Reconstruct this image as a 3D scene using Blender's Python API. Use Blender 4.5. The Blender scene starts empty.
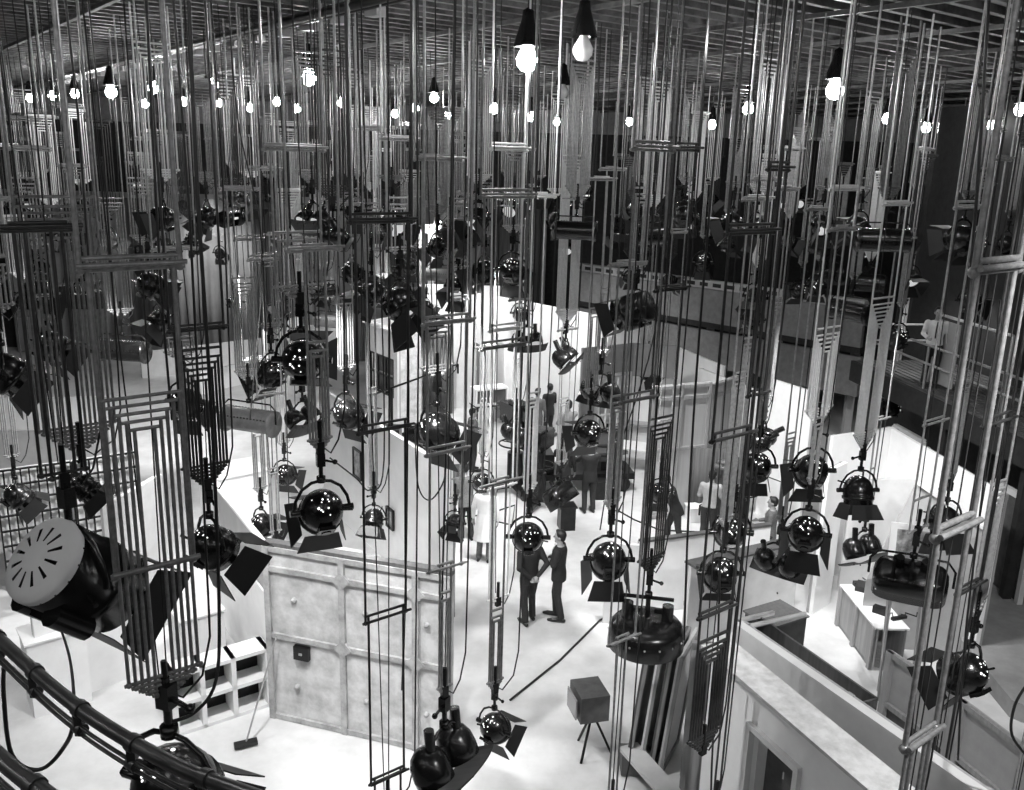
import bpy, bmesh, math, random
from mathutils import Vector, Matrix
random.seed(7)
SC = bpy.context.scene
COL = SC.collection
R = math.radians
# ------------------------------------------------------------------ camera
FOC = 893.0; TILT = R(14.7); ROLL = R(1.55); CAMH = 8.2
_r0 = Vector((1, 0, 0)); _u0 = Vector((0, math.sin(TILT), math.cos(TILT))); FWD = Vector((0, math.cos(TILT), -math.sin(TILT)))
CR = _r0*math.cos(ROLL) + _u0*math.sin(ROLL); CU = -_r0*math.sin(ROLL) + _u0*math.cos(ROLL)
cam = bpy.data.cameras.new('camera'); camo = bpy.data.objects.new('camera', cam); COL.objects.link(camo)
cam.sensor_fit = 'HORIZONTAL'; cam.sensor_width = 36.0; cam.lens = 36.0*FOC/1024; cam.clip_end = 200; cam.clip_start = .05
camo.matrix_world = Matrix(((CR.x, CU.x, -FWD.x, 0), (CR.y, CU.y, -FWD.y, 0), (CR.z, CU.z, -FWD.z, CAMH), (0, 0, 0, 1)))
SC.camera = camo
SC.view_settings.view_transform = 'Standard'
try: SC.view_settings.look = 'None'
except Exception: pass
SC.view_settings.gamma = 1.0; SC.view_settings.use_curve_mapping = False
SC.view_settings.exposure = 0.0
w = bpy.data.worlds.new('world'); SC.world = w; w.use_nodes = True
w.node_tree.nodes['Background'].inputs[0].default_value = (.5, .5, .5, 1)
w.node_tree.nodes['Background'].inputs[1].default_value = 0.035

def ray(px, py): return CR*((px-512)/FOC) + CU*((395-py)/FOC) + FWD
def atZ(px, py, z=0.0):
    d = ray(px, py); t = (z-CAMH)/d.z; return Vector((d.x*t, d.y*t, z))
def atY(px, py, Y):
    d = ray(px, py); t = Y/d.y; return Vector((d.x*t, Y, CAMH+d.z*t))
def zof(py, X, Y):            # height of the point of a vertical line at X,Y that shows at image row py
    lo, hi = -2.0, 14.0
    for _ in range(40):
        m = (lo+hi)/2; v = Vector((X, Y, m-CAMH)); row = 395 - FOC*v.dot(CU)/v.dot(FWD)
        if row > py: lo = m
        else: hi = m
    return (lo+hi)/2
UAX = Vector((math.sin(R(52)), math.cos(R(52)), 0)); VAX = Vector((-math.sin(R(38)), math.cos(R(38)), 0))
UANG = R(38)
CEIL = 10.1

# ------------------------------------------------------------------ spot beams of the studio lamps over the sets, some added to brighten walls
def spot(loc, target, power, angle=70, rad=.12, blend=.6):
    l = bpy.data.lights.new('studio_beam', 'SPOT'); l.energy = power; l.spot_size = R(angle); l.spot_blend = blend; l.shadow_soft_size = rad
    o = bpy.data.objects.new('studio_beam', l); COL.objects.link(o); o.location = loc
    o.rotation_euler = (Vector(target)-Vector(loc)).to_track_quat('-Z', 'Y').to_euler(); return o
BEAMK = .36
BEAMS = [  # px,py of floor target, lamp offset, height, power
 ((120, 700), (-1.5, -3, 7.0), 2600), ((340, 660), (-.5, -4.5, 7.4), 3000), ((230, 730), (1.0, -2, 6.8), 2200), ((480, 640), (-2.5, -2, 6.5), 3000),
 ((600, 740), (-2.5, -3, 7.0), 2600), ((790, 770), (.8, -7, 9.0), 6500), ((540, 560), (1.5, -3, 6.5), 3600),  # middle beam added from the camera side to brighten the near corner walls
 ((400, 510), (2.5, -3, 6.2), 4600), ((640, 470), (-2, -4, 6.8), 2700), ((500, 420), (1, -5, 7), 4000), ((600, 400), (-3, -4, 7), 2800),
 ((860, 560), (-3, -4.5, 6.5), 2600), ((930, 620), (-3, -2.5, 6.2), 1800), ((950, 480), (-3, -3.5, 6.4), 1500), ((370, 520), (3, -4.5, 6.5), 3500),  # last beam added from the camera side to brighten the picture wall
 ((420, 400), (1, -5, 6.6), 6000), ((260, 420), (2, -5, 6.8), 5000), ((100, 430), (3, -5, 6.8), 5500), ((220, 350), (1, -6, 7.2), 3200),
 ((180, 560), (2.5, -3, 6.4), 3800), ((60, 560), (3, -3, 6.6), 3200), ((720, 500), (-3, -3, 6.5), 3200), ((760, 590), (-2, -3, 6.3), 2400)]
for (px, py), (ox, oy, z), pw in BEAMS:
    t = atZ(px, py); spot((t.x+ox, t.y+oy, z), t, pw*BEAMK, 75)

# unseen point lights added under the grid to brighten the near tubes
for bx in (-10, -6, -2, 2, 6, 10):
    for by, pw in ((-1.5, 70), (2.2, 80), (9.8, 50)):
        l = bpy.data.lights.new('camera_side_fill', 'POINT'); l.energy = pw; l.shadow_soft_size = .1; o = bpy.data.objects.new('camera_side_fill', l); COL.objects.link(o); o.location = (bx, by, 9.45)
# ------------------------------------------------------------------ materials
MATS = {}
def mat(name, c, rough=.5, metal=0.0, emis=0.0, noise=0.0, nscale=6.0, dark=None, bump=0.0, kind='noise', spec=None):
    if name in MATS: return MATS[name]
    m = bpy.data.materials.new(name); m.use_nodes = True; nt = m.node_tree; b = nt.nodes['Principled BSDF']
    b.inputs['Base Color'].default_value = (c, c, c, 1); b.inputs['Roughness'].default_value = rough; b.inputs['Metallic'].default_value = metal
    if spec is not None: b.inputs['Specular IOR Level'].default_value = spec
    if emis:
        b.inputs['Emission Color'].default_value = (1, 1, 1, 1); b.inputs['Emission Strength'].default_value = emis
    if noise or bump:
        tc = nt.nodes.new('ShaderNodeTexCoord')
        if kind == 'wave':
            n = nt.nodes.new('ShaderNodeTexNoise'); n.inputs['Scale'].default_value = nscale*3; n.inputs['Detail'].default_value = 5
            mp = nt.nodes.new('ShaderNodeMapping'); mp.inputs['Scale'].default_value = (3, 3, .12); nt.links.new(tc.outputs['Object'], mp.inputs[0]); nt.links.new(mp.outputs[0], n.inputs['Vector'])
        else:
            n = nt.nodes.new('ShaderNodeTexNoise'); n.inputs['Scale'].default_value = nscale; n.inputs['Detail'].default_value = 6; n.inputs['Roughness'].default_value = .65
            nt.links.new(tc.outputs['Object'], n.inputs['Vector'])
        r = nt.nodes.new('ShaderNodeValToRGB'); d = max(0, c-noise) if dark is None else dark
        r.color_ramp.elements[0].position = .35; r.color_ramp.elements[1].position = .62
        r.color_ramp.elements[0].color = (d, d, d, 1); r.color_ramp.elements[1].color = (c, c, c, 1)
        nt.links.new(n.outputs[0], r.inputs[0])
        if noise or dark is not None: nt.links.new(r.outputs[0], b.inputs['Base Color'])
        if bump:
            bp = nt.nodes.new('ShaderNodeBump'); bp.inputs['Strength'].default_value = bump; bp.inputs['Distance'].default_value = .02
            nt.links.new(n.outputs[0], bp.inputs['Height']); nt.links.new(bp.outputs[0], b.inputs['Normal'])
    MATS[name] = m; return m
mat('floor_paint', .62, .55, noise=.12, nscale=1.3)
mat('ceiling_dark', .03, .8, noise=.03); mat('ceiling_slat', .1, .6, noise=.08, nscale=3)
mat('ceiling_box', .3, .5, noise=.05)
mat('wall_dark', .02, .8, noise=.01); mat('wall_pale', .22, .8, noise=.05)
mat('tube_steel', .38, .38, .35, noise=.12, nscale=20); mat('tube_dark', .06, .4, .5, noise=.03)
mat('tube_bright', .7, .35, .2, noise=.1, nscale=20)
mat('tube_grey', .24, .42, .35, noise=.1, nscale=20)
mat('rope', .015, .8, noise=.005); mat('rubber', .012, .45, noise=.004)
mat('lamp_black', .01, .24, .0, noise=.006, nscale=9, spec=.5); mat('lamp_grey', .16, .35, .4, noise=.05, nscale=9)
mat('lamp_silver', .6, .3, .7, noise=.1, nscale=9); mat('barn_black', .01, .5, noise=.004)
mat('lens_lit', .7, .15, emis=.5); mat('lens', .25, .1, spec=.9); mat('vent_glow', .9, .3, emis=1.6); mat('lens_hot', .9, .2, emis=40)
mat('bulb_on', .9, .2, emis=220); mat('bulb_off', .6, .08, spec=1.0)
mat('set_white', .8, .6, noise=.06, nscale=2.5); mat('set_grey', .38, .6, noise=.06, nscale=2.5); mat('set_mid', .6, .6, noise=.07, nscale=3)
mat('set_fascia', .16, .6, noise=.04, nscale=2); mat('set_dark', .09, .6, noise=.04, nscale=4); mat('set_stone', .62, .6, noise=.22, nscale=4.5, bump=.3)
mat('panel_dirty', .6, .55, noise=.24, nscale=3.2, bump=.2); mat('panel_rib', .45, .6, noise=.2, nscale=5)
mat('timber', .32, .6, noise=.07, nscale=2.2, kind='wave'); mat('timber_dark', .12, .6, noise=.03, nscale=2, kind='wave'); mat('plywood', .4, .6, noise=.05, nscale=1.2, kind='wave')
mat('drape_dark', .1, .85, noise=.05, nscale=1.5, kind='wave'); mat('cyc_cloth', .3, .85, noise=.06, nscale=1)
mat('glass_dark', .03, .15); mat('picture', .45, .4, noise=.38, nscale=7); mat('metal_black', .02, .35, .5, noise=.01)
mat('skin', .3, .5, noise=.04, nscale=12, bump=.05); mat('hair', .012, .5, noise=.005, nscale=40); mat('eye', .05, .2)
mat('suit_black', .014, .8, noise=.006, nscale=30); mat('suit_grey', .13, .8, noise=.06, nscale=50); mat('trousers', .02, .8, noise=.008, nscale=30)
mat('shirt_white', .72, .7, noise=.06, nscale=10); mat('shirt_grey', .3, .7, noise=.06, nscale=10); mat('shoe', .01, .3, noise=.004); mat('grey_floor', .3, .6, noise=.08, nscale=2)
mat('rail_paint', .045, .32, .2, noise=.02, nscale=10)

# ------------------------------------------------------------------ mesh helpers
class MB:
    def __init__(s): s.v = []; s.f = []; s.m = []; s.sm = []; s.mi = 0
    def add(s, vs, fs, smooth=False):
        b = len(s.v); s.v += [tuple(v) for v in vs]
        for f in fs: s.f.append(tuple(i+b for i in f)); s.m.append(s.mi); s.sm.append(smooth)
    def box(s, c, d, M=None):
        x, y, z = [k/2 for k in d]; vs = [Vector((sx*x, sy*y, sz*z)) for sz in (-1, 1) for sy in (-1, 1) for sx in (-1, 1)]
        if M is not None: vs = [M @ v for v in vs]
        c = Vector(c); vs = [v+c for v in vs]
        s.add(vs, [(0, 2, 3, 1), (4, 5, 7, 6), (0, 1, 5, 4), (2, 6, 7, 3), (0, 4, 6, 2), (1, 3, 7, 5)])
    def beam(s, p, q, w, h, up=(0, 0, 1)):
        p = Vector(p); q = Vector(q); d = (q-p); L = d.length; d.normalize(); u = Vector(up)
        if abs(d.dot(u)) > .98: u = Vector((1, 0, 0))
        x = d.cross(u).normalized(); z = x.cross(d)
        M = Matrix((x, d, z)).transposed(); s.box((p+q)/2, (w, L, h), M)
    def path(s, pts, r, n=6, cap=True):
        pts = [Vector(p) for p in pts]; rs = r if isinstance(r, (list, tuple)) else [r]*len(pts)
        vs = []; prev = None
        for i, p in enumerate(pts):
            d = (pts[min(i+1, len(pts)-1)]-pts[max(i-1, 0)]).normalized()
            if prev is None: a = d.orthogonal().normalized()
            else:
                a = (prev - d*prev.dot(d))
                a = a.normalized() if a.length > 1e-5 else d.orthogonal().normalized()
            prev = a; b = d.cross(a)
            for k in range(n):
                t = 2*math.pi*k/n; vs.append(p + (a*math.cos(t)+b*math.sin(t))*rs[i])
        fs = []
        for i in range(len(pts)-1):
            for k in range(n): fs.append((i*n+k, i*n+(k+1) % n, (i+1)*n+(k+1) % n, (i+1)*n+k))
        s.add(vs, fs, True)
        if cap: s.add(vs[:n], [tuple(range(n))[::-1]]); s.add(vs[-n:], [tuple(range(n))])
    def tube(s, p, q, r, n=6): s.path([p, q], r, n)
    def lathe(s, prof, n=20, axis='Y', c=(0, 0, 0), sx=1.0):
        vs = []; c = Vector(c)
        for (y, r) in prof:
            for k in range(n):
                t = 2*math.pi*k/n; a, b = r*math.cos(t)*sx, r*math.sin(t)
                v = (a, y, b) if axis == 'Y' else ((a, b, y) if axis == 'Z' else (y, a, b)); vs.append(c+Vector(v))
        fs = [(i*n+k, i*n+(k+1) % n, (i+1)*n+(k+1) % n, (i+1)*n+k) for i in range(len(prof)-1) for k in range(n)]
        s.add(vs, fs, True)
    def ball(s, c, r, n=10, sc=(1, 1, 1)):
        pr = [(-r*math.cos(math.pi*i/8), r*math.sin(math.pi*i/8)+1e-4) for i in range(9)]
        b = len(s.v); s.lathe(pr, n, 'Z'); c = Vector(c)
        for i in range(b, len(s.v)):
            v = s.v[i]; s.v[i] = (v[0]*sc[0]+c.x, v[1]*sc[1]+c.y, v[2]*sc[2]+c.z)
    def quad(s, a, b, c, d): s.add([a, b, c, d], [(0, 1, 2, 3)])
    def slab(s, a, b, c, d, t):   # a quad given a thickness along its normal
        a, b, c, d = map(Vector, (a, b, c, d)); n = (b-a).cross(d-a).normalized()*t
        s.add([a, b, c, d, a+n, b+n, c+n, d+n], [(3, 2, 1, 0), (4, 5, 6, 7), (0, 1, 5, 4), (1, 2, 6, 5), (2, 3, 7, 6), (3, 0, 4, 7)])
    def mesh(s, name, mats):
        me = bpy.data.meshes.new(name); me.from_pydata(s.v, [], s.f)
        for m in (mats if isinstance(mats, (list, tuple)) else [mats]): me.materials.append(MATS[m])
        me.polygons.foreach_set('material_index', s.m); me.polygons.foreach_set('use_smooth', s.sm); me.update()
        bm = bmesh.new(); bm.from_mesh(me); bmesh.ops.recalc_face_normals(bm, faces=bm.faces); bm.to_mesh(me); bm.free()
        return me
    def build(s, name, mats, parent=None):
        o = bpy.data.objects.new(name, s.mesh(name, mats)); COL.objects.link(o)
        if parent is not None: o.parent = parent
        return o
def link(name, me, parent=None, loc=(0, 0, 0)):
    o = bpy.data.objects.new(name, me); COL.objects.link(o); o.location = loc
    if parent is not None: o.parent = parent
    return o
def tag(o, label, cat, group=None, kind=None):
    if label: o['label'] = label
    if cat: o['category'] = cat
    if group: o['group'] = group
    if kind: o['kind'] = kind
    return o
def empty(name, loc, label, cat, group=None, rz=0.0):
    o = bpy.data.objects.new(name, None); COL.objects.link(o); o.location = loc; o.rotation_euler = (0, 0, rz); o.empty_display_size = .1
    return tag(o, label, cat, group)
def structure(o): o['kind'] = 'structure'; return o

# ------------------------------------------------------------------ room shell
XL, XR, YF, YN = -22.0, 21.0, 37.0, -3.0
m = MB(); m.box(((XL+XR)/2, (YF+YN)/2, -.1), (XR-XL, YF-YN, .2)); structure(m.build('floor', 'floor_paint'))
m = MB(); m.box(((XL+XR)/2, (YF+YN)/2, 10.75), (XR-XL, YF-YN, .2)); structure(m.build('ceiling', 'ceiling_dark'))
m = MB(); m.box((0, YF+.1, 5.3), (44, .2, 10.8)); structure(m.build('wall_back', 'wall_dark'))
m = MB(); m.box((0, YF-.06, 9.95), (43, .1, 1.3)); structure(m.build('trim_1', 'wall_pale'))
m = MB(); m.box((XL-.1, (YF+YN)/2, 5.3), (.2, YF-YN, 10.8)); structure(m.build('wall_left', 'wall_pale'))
m = MB(); m.box((XR+.1, (YF+YN)/2, 5.3), (.2, YF-YN, 10.8)); structure(m.build('wall_right', 'wall_dark'))
# slatted lighting grid: channels along U, cross beams along V
def uv(a, b, z): p = UAX*a + VAX*b; return Vector((p.x, p.y, z))
def clipseg(o, d):
    t0, t1 = -80, 80
    for k, lo, hi in ((0, XL+.1, XR-.1), (1, YN+.1, YF-.15)):
        if abs(d[k]) < 1e-6: continue
        a, b = (lo-o[k])/d[k], (hi-o[k])/d[k]
        if a > b: a, b = b, a
        t0 = max(t0, a); t1 = min(t1, b)
    return (t0, t1) if t1 > t0+.5 else None
m = MB(); b = -20.0
while b < 50:
    o = VAX*b; c = clipseg(o, UAX)
    if c:
        p = o+UAX*c[0]; q = o+UAX*c[1]; m.beam((p.x, p.y, CEIL+.14), (q.x, q.y, CEIL+.14), .1, .1)
        m.beam((p.x, p.y, CEIL+.24), (q.x, q.y, CEIL+.24), .24, .02)
    b += .42
g = structure(m.build('ceiling_grid', 'ceiling_slat'))
m = MB(); a = -30.0
while a < 50:
    o = UAX*a; c = clipseg(o, VAX)
    if c:
        p = o+VAX*c[0]; q = o+VAX*c[1]; m.beam((p.x, p.y, CEIL+.04), (q.x, q.y, CEIL+.04), .07, .06); m.beam((p.x, p.y, CEIL+.4), (q.x, q.y, CEIL+.4), .3, .25)
    a += 2.4
structure(m.build('ceiling_beam', 'ceiling_slat'))
# trunking pipe with junction boxes under the grid
p0 = atZ(40, 82, 10.0); p1 = atZ(400, -6, 10.0)
t = empty('cable_trunking', p0, 'long dark cable trunking with junction boxes under the slatted ceiling', 'cable trunking')
d = (p1-p0); L = d.length; d.normalize()
m = MB(); m.tube((0, 0, 0), d*L, .06, 8); m.tube(Vector((.16, .1, 0)), d*L+Vector((.16, .1, 0)), .035, 6); m.build('pipe', 'metal_black', t)
n = int(L/.95)
for i in range(n):
    m = MB(); m.box(d*(.5+i*.95)+Vector((.3, .15, -.03)), (.22, .16, .12), Matrix.Rotation(-UANG, 3, 'Z')); m.build('junction_box', 'ceiling_box', t)

# cyclorama cloth at the back and dark drapes
def drape(x0, x1, y, z0, z1, mt, name, lab, cat, fold=.09, wave=.45):
    m = MB(); n = max(12, int((x1-x0)/.11)); vs = []
    for i in range(n+1):
        x = x0+(x1-x0)*i/n; dy = fold*math.sin(x*2*math.pi/wave)+fold*.5*math.sin(x*9.1)
        for z in (z0, z1): vs.append((x, y+dy, z))
    for i in range(n+1):
        x = x0+(x1-x0)*i/n; dy = fold*math.sin(x*2*math.pi/wave)+fold*.5*math.sin(x*9.1)
        for z in (z0, z1): vs.append((x, y+dy+.03, z))
    k = 2*(n+1); fs = []
    for i in range(n): fs += [(2*i, 2*i+2, 2*i+3, 2*i+1), (k+2*i, k+2*i+1, k+2*i+3, k+2*i+2), (2*i, k+2*i, k+2*i+2, 2*i+2), (2*i+1, 2*i+3, k+2*i+3, k+2*i+1)]
    fs += [(0, 1, k+1, k), (2*n, k+2*n, k+2*n+1, 2*n+1)]
    m.add(vs, fs, True); o = m.build(name, mt); return tag(o, lab, cat)
drape(-20.5, 1.2, 36.0, .05, 6.6, 'cyc_cloth', 'cyclorama_cloth', 'pale grey folded cyclorama cloth hanging along the far wall', 'curtain')
for x, wd, za, zb, lab in ((-15.5, 2.0, .6, 6.4, 'dark drape over the cyclorama beside the corner'), (-10.4, 1.3, 1.0, 6.7, 'narrow dark drape over the middle of the pale cyclorama'), (-5.3, 1.7, 2.4, 7.0, 'short black drape over the cyclorama above the boxed white set'), (-1.2, 2.2, .3, 7.2, 'wide black masking drape at the end of the pale cyclorama')):
    drape(x, x+wd, 35.6, za, zb, 'drape_dark', 'masking_drape', lab, 'curtain')

# balcony along the far side wall
def prism(name, pts, z0, z1, mt, parent=None):
    m = MB(); n = len(pts); vs = [(p[0], p[1], z0) for p in pts]+[(p[0], p[1], z1) for p in pts]
    m.add(vs, [tuple(range(n)), tuple(range(n, 2*n))]+[(i, (i+1) % n, n+(i+1) % n, n+i) for i in range(n)]); return m.build(name, mt, parent)
A = atY(572, 266, 33.5); B = atY(860, 345, 25.5)
dr = (B-A); dr.z = 0; dr.normalize(); nr = Vector((-dr.y, dr.x, 0))
bal = empty('balcony', (A.x, A.y, 0), 'long grey balcony front with a row of small dark openings above the dim far sets', 'balcony')
A_BAL, dr_BAL, nr_BAL = A.copy(), dr.copy(), nr.copy()
def bl(s, off, z): p = dr*s + nr*off; return Vector((p.x, p.y, z))
LB = (Vector((B.x, B.y))-Vector((A.x, A.y))).length
m = MB(); m.beam(bl(0, .1, 3.75), bl(LB, .1, 3.75), .16, 1.1); m.build('parapet', 'wall_pale', bal)
m = MB(); m.beam(bl(0, .1, 4.45), bl(LB, .1, 4.45), .3, .26); m.build('cap_band', 'set_grey', bal)
m = MB()
for i in range(int(LB/.5)): m.beam(bl(.2+i*.5, -.06, 4.45), bl(.5+i*.5, -.06, 4.45), .02, .12)
m.build('opening', 'glass_dark', bal)
m = MB(); m.beam(bl(0, 1.3, 3.1), bl(LB, 1.3, 3.1), 2.5, .18); m.build('deck', 'wall_dark', bal)
m = MB(); m.beam(bl(0, .25, 2.3), bl(LB, .25, 2.3), .14, 1.2); m.build('lower_fascia', 'wall_pale', bal)
for i in range(5):
    m = MB(); s_ = .5+i*(LB-1)/4; m.box(bl(s_, .9, 1.5), (.22, .22, 3.0)); m.build('post', 'set_grey', bal)

# gallery walkway with the railed man
G0 = atZ(862, 362, 3.6); G1 = atZ(1024, 436, 3.6)
gd = (G1-G0).normalized(); gn = Vector((-gd.y, gd.x, 0))
if gn.x < 0: gn = -gn
gal = empty('gallery_walkway', (G0.x, G0.y, 0), 'dark gallery walkway with a pale tube railing where a man in a tie stands', 'walkway')
GL = (G1-G0).length
def gp(s, off, z): p = gd*s + gn*off; return Vector((p.x, p.y, z))
m = MB(); m.beam(gp(-.4, 1.2, 3.5), gp(GL+2, 1.2, 3.5), 2.4, .1)
for i in range(14): m.beam(gp(-.3, .1+i*.17, 3.57), gp(GL+2, .1+i*.17, 3.57), .11, .04)
m.build('deck', 'set_dark', gal)
m = MB(); m.beam(gp(-.4, -.04, 3.3), gp(GL+2, -.04, 3.3), .08, .5); m.build('fascia', 'wall_dark', gal)
m = MB()
for z in (4.15, 4.55): m.tube(gp(0, .1, z), gp(GL+2, .1, z), .03)
m.tube(gp(0, .1, 4.55), gp(0, 2.2, 4.55), .03); m.tube(gp(0, .1, 4.15), gp(0, 2.2, 4.15), .03)
for s_ in (0, 1.3, 2.6, 3.9, 5.2): m.tube(gp(s_, .1, 3.5), gp(s_, .1, 4.57), .03)
m.build('railing', 'tube_steel', gal)
for s_ in (.2, 3.4, 6.0):
    m = MB(); m.box(gp(s_, .3, 1.75), (.16, .16, 3.4)); m.build('post', 'wall_dark', gal)
# pale framed screen on the gallery
q0 = gp(2.1, .5, 3.62)+Vector((G0.x, G0.y, 0)); 
t = empty('framed_screen', q0, 'grey panel in a pale tube frame standing on the gallery walkway', 'screen')
m = MB(); m.tube((0, 0, 0), (0, 0, 1.55), .03); m.tube((0, 0, 1.55), gd*2.6+Vector((0, 0, 1.55)), .035); m.tube(gd*2.6, gd*2.6+Vector((0, 0, 1.55)), .03); m.build('frame', 'tube_bright', t)
m = MB(); m.beam((0, .05, .75), gd*.95+Vector((0, .05, .75)), .02, 1.4); m.build('panel', 'set_grey', t)
# dark wall under / behind gallery and pale posts
W0 = Vector((G0.x, G0.y, 0))+gn*2.5-gd*3; W1 = W0+gd*18
m = MB(); m.beam((W0.x, W0.y, 4.9), (W1.x, W1.y, 4.9), .15, 9.8); structure(m.build('wall_gallery', 'wall_dark'))
for (px, py0, py1, wpx, Y) in ((652, 0, 0, 0, 0),):
    pass
for i, (s_, lab) in enumerate(((1.2, 'pale door frame in the dark wall under the gallery, beyond the white room'), (5.0, 'pale door frame under the gallery beside the great lamp column'))):
    t = empty('door_frame', Vector((G0.x, G0.y, 0))+gd*s_+gn*.4, lab, 'door frame')
    m = MB(); m.beam((0, 0, 0), (0, 0, 2.3), .12, .1); m.build('post', 'set_mid', t); m = MB(); m.beam(gd*1.25, gd*1.25+Vector((0, 0, 2.3)), .12, .1); m.build('post', 'set_mid', t)
    m = MB(); m.beam((0, 0, 2.3), gd*1.25+Vector((0, 0, 2.3)), .1, .12); m.build('lintel_board', 'set_mid', t)
    m = MB(); m.beam(gd*.1+Vector((.03, .05, 1.12)), gd*1.15+Vector((.03, .05, 1.12)), .03, 2.2); m.build('door_leaf', 'set_dark', t)

# ------------------------------------------------------------------ scenery
def flat(name, a, b, label, mt='set_white', h=2.9, t=.07, openings=(), cap=None, frame=True, z0=0.0, cat='set wall', cbase=None, drop=None):
    """scenery flat: a, b = image points of its top edge, h = its height above the floor"""
    A = atZ(a[0], a[1], h); B = atZ(b[0], b[1], h)
    if drop is not None: z0 = h-drop
    root = empty(name, (A.x, A.y, 0), label, cat)
    d = (B-A); L = d.length; ang = math.atan2(d.y, d.x); root.rotation_euler = (0, 0, ang)
    # local: x along the flat, y thickness, z up; facing side (camera side) decided below
    n = Vector((-math.sin(ang), math.cos(ang), 0)); away = 1 if n.dot(Vector((A.x, A.y, 0))) > 0 else -1
    xs = sorted(set([0, L]+[min(max(v, 0), L) for o in openings for v in o[:2]])); zs = sorted(set([z0, h]+[v for o in openings for v in o[2:4]]))
    m = MB()
    for i in range(len(xs)-1):
        for j in range(len(zs)-1):
            cx, cz = (xs[i]+xs[i+1])/2, (zs[j]+zs[j+1])/2
            if any(o[0] < cx < o[1] and o[2] < cz < o[3] for o in openings): continue
            m.box((cx, 0, cz), (xs[i+1]-xs[i], t, zs[j+1]-zs[j]))
    m.build('panel', mt, root)
    if frame:
        m = MB(); yb = away*(t/2+.03)
        for z in (z0+.06, (z0+h)/2, h-.06): m.box((L/2, yb, z), (L, .05, .09))
        k = max(2, int(L/1.2)+1)
        for i in range(k): m.box((.05+(L-.1)*i/(k-1), yb, (z0+h)/2), (.08, .05, h-z0-.01))
        m.build('batten_frame', 'timber', root)
    if cap:
        m = MB(); m.box((L/2, 0, h+.02), (L, cap[1], .04)); m.build('top_cap', cap[0], root)
    root['_len'] = L; root['_aw'] = away; return root, L, away
def cleanprops():
    for o in bpy.data.objects:
        for k in ('_len', '_aw'):
            if k in o: del o[k]

# dirty panelled flat near the foreground
A = atZ(274, 543, 2.85); B = atZ(452, 584, 2.85); A = atZ(272, 716); B = atZ(450, 757)
root = empty('panelled_flat', (A.x, A.y, 0), 'big grubby pale panelled flat with ribs and a small black hatch', 'set wall')
d = B-A; L = d.length; root.rotation_euler = (0, 0, math.atan2(d.y, d.x)); HF = zof(545, A.x, A.y)
m = MB(); m.box((L/2, .05, HF/2), (L, .1, HF)); m.build('panel', 'panel_dirty', root)
m = MB()
for x in (.04, L*.43, L*.82, L-.05): m.box((x, -.025, HF/2), (.09, .05, HF))
for z in (.05, HF*.5, HF*.88, HF-.03): m.box((L/2, -.02, z), (L, .04, .08))
for x in (L*.43, L*.82):
    for z in (HF*.5, HF*.88): m.box((x, -.035, z), (.2, .04, .2), Matrix.Rotation(R(45), 3, 'Y'))
m.build('rib', 'panel_rib', root)
m = MB(); m.box((L*.2, -.04, HF*.43), (.24, .07, .21)); m.build('hatch', 'metal_black', root)
m = MB(); m.box((L*.2+.0, -.08, HF*.43), (.05, .02, .03)); m.build('hatch_handle', 'lamp_silver', root)
m = MB()
for x in (.2, .6, .93):
    for z in (.22, .72): m.lathe([(-.06, .001), (-.05, .035), (0, .04)], 10, 'Y', (L*x*.98-.1, 0, HF*z))
m.build('boss', 'panel_rib', root)
m = MB(); m.box((L/2, .05, HF+.03), (L, .14, .07)); m.build('top_cap', 'timber_dark', root)
AW1 = Vector((A.x, A.y, 0))

# white walls behind and to the side of it
r, L, aw = flat('set_flat', (214, 483), (270, 552), 'long grey sloping-topped set wall with white coping running up to the panelled flat', 'set_grey', 2.55, cap=('set_white', .1), frame=False)
m = MB(); m.box((L/2, -aw*.06, .92), (L, .03, 1.84)); m.build('lower_panel', 'set_white', r)
def crate(name, px, py, sx, sy, sz, label, mt='set_white', yaw=0.0, cat='box', lid=None):
    p = atZ(px, py); root = empty(name, p, label, cat, rz=R(yaw)); m = MB(); m.box((0, 0, sz/2), (sx, sy, sz)); m.build('body', mt, root)
    m = MB(); m.box((0, 0, sz+.015), (sx+.06, sy+.06, .03)); m.build('top_board', lid or mt, root)
    return root
crate('white_block', 238, 560, 1.1, .9, 2.0, 'tall white plinth block beyond the grey coped wall', yaw=38)
crate('white_block', 200, 664, .7, .6, 1.0, 'white block with a plain top standing behind the low white shelving', yaw=38)
crate('pale_cabinet', 338, 600, .75, .5, .95, 'pale cabinet standing on the lit floor just behind the panelled flat', 'set_mid', yaw=-20)
crate('white_block', 60, 700, .8, .6, 1.2, 'white block under the great foreground lamp, above the curved rail', yaw=38)
crate('stage_block', 128, 622, 1.5, 1.0, .9, 'low broad white stage block beneath the vented foreground lamp', yaw=38)
# low shelving unit with openings
A = atZ(176, 738); B = atZ(272, 706); root = empty('shelf_unit', (A.x, A.y, 0), 'low white open shelf unit with dark compartments beside the panelled flat', 'shelf unit')
d = B-A; L = d.length; root.rotation_euler = (0, 0, math.atan2(d.y, d.x)); hh = 1.0
m = MB()
for z in (.03, hh*.5, hh-.03): m.box((L/2, .2, z), (L, .4, .06))
for x in (.03, L*.3, L*.62, L-.03): m.box((x, .2, hh/2), (.07, .4, hh))
m.build('carcass', 'set_white', root)
m = MB(); m.box((L/2, .39, hh/2), (L-.02, .02, hh-.02)); m.build('back_panel', 'metal_black', root)
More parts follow.
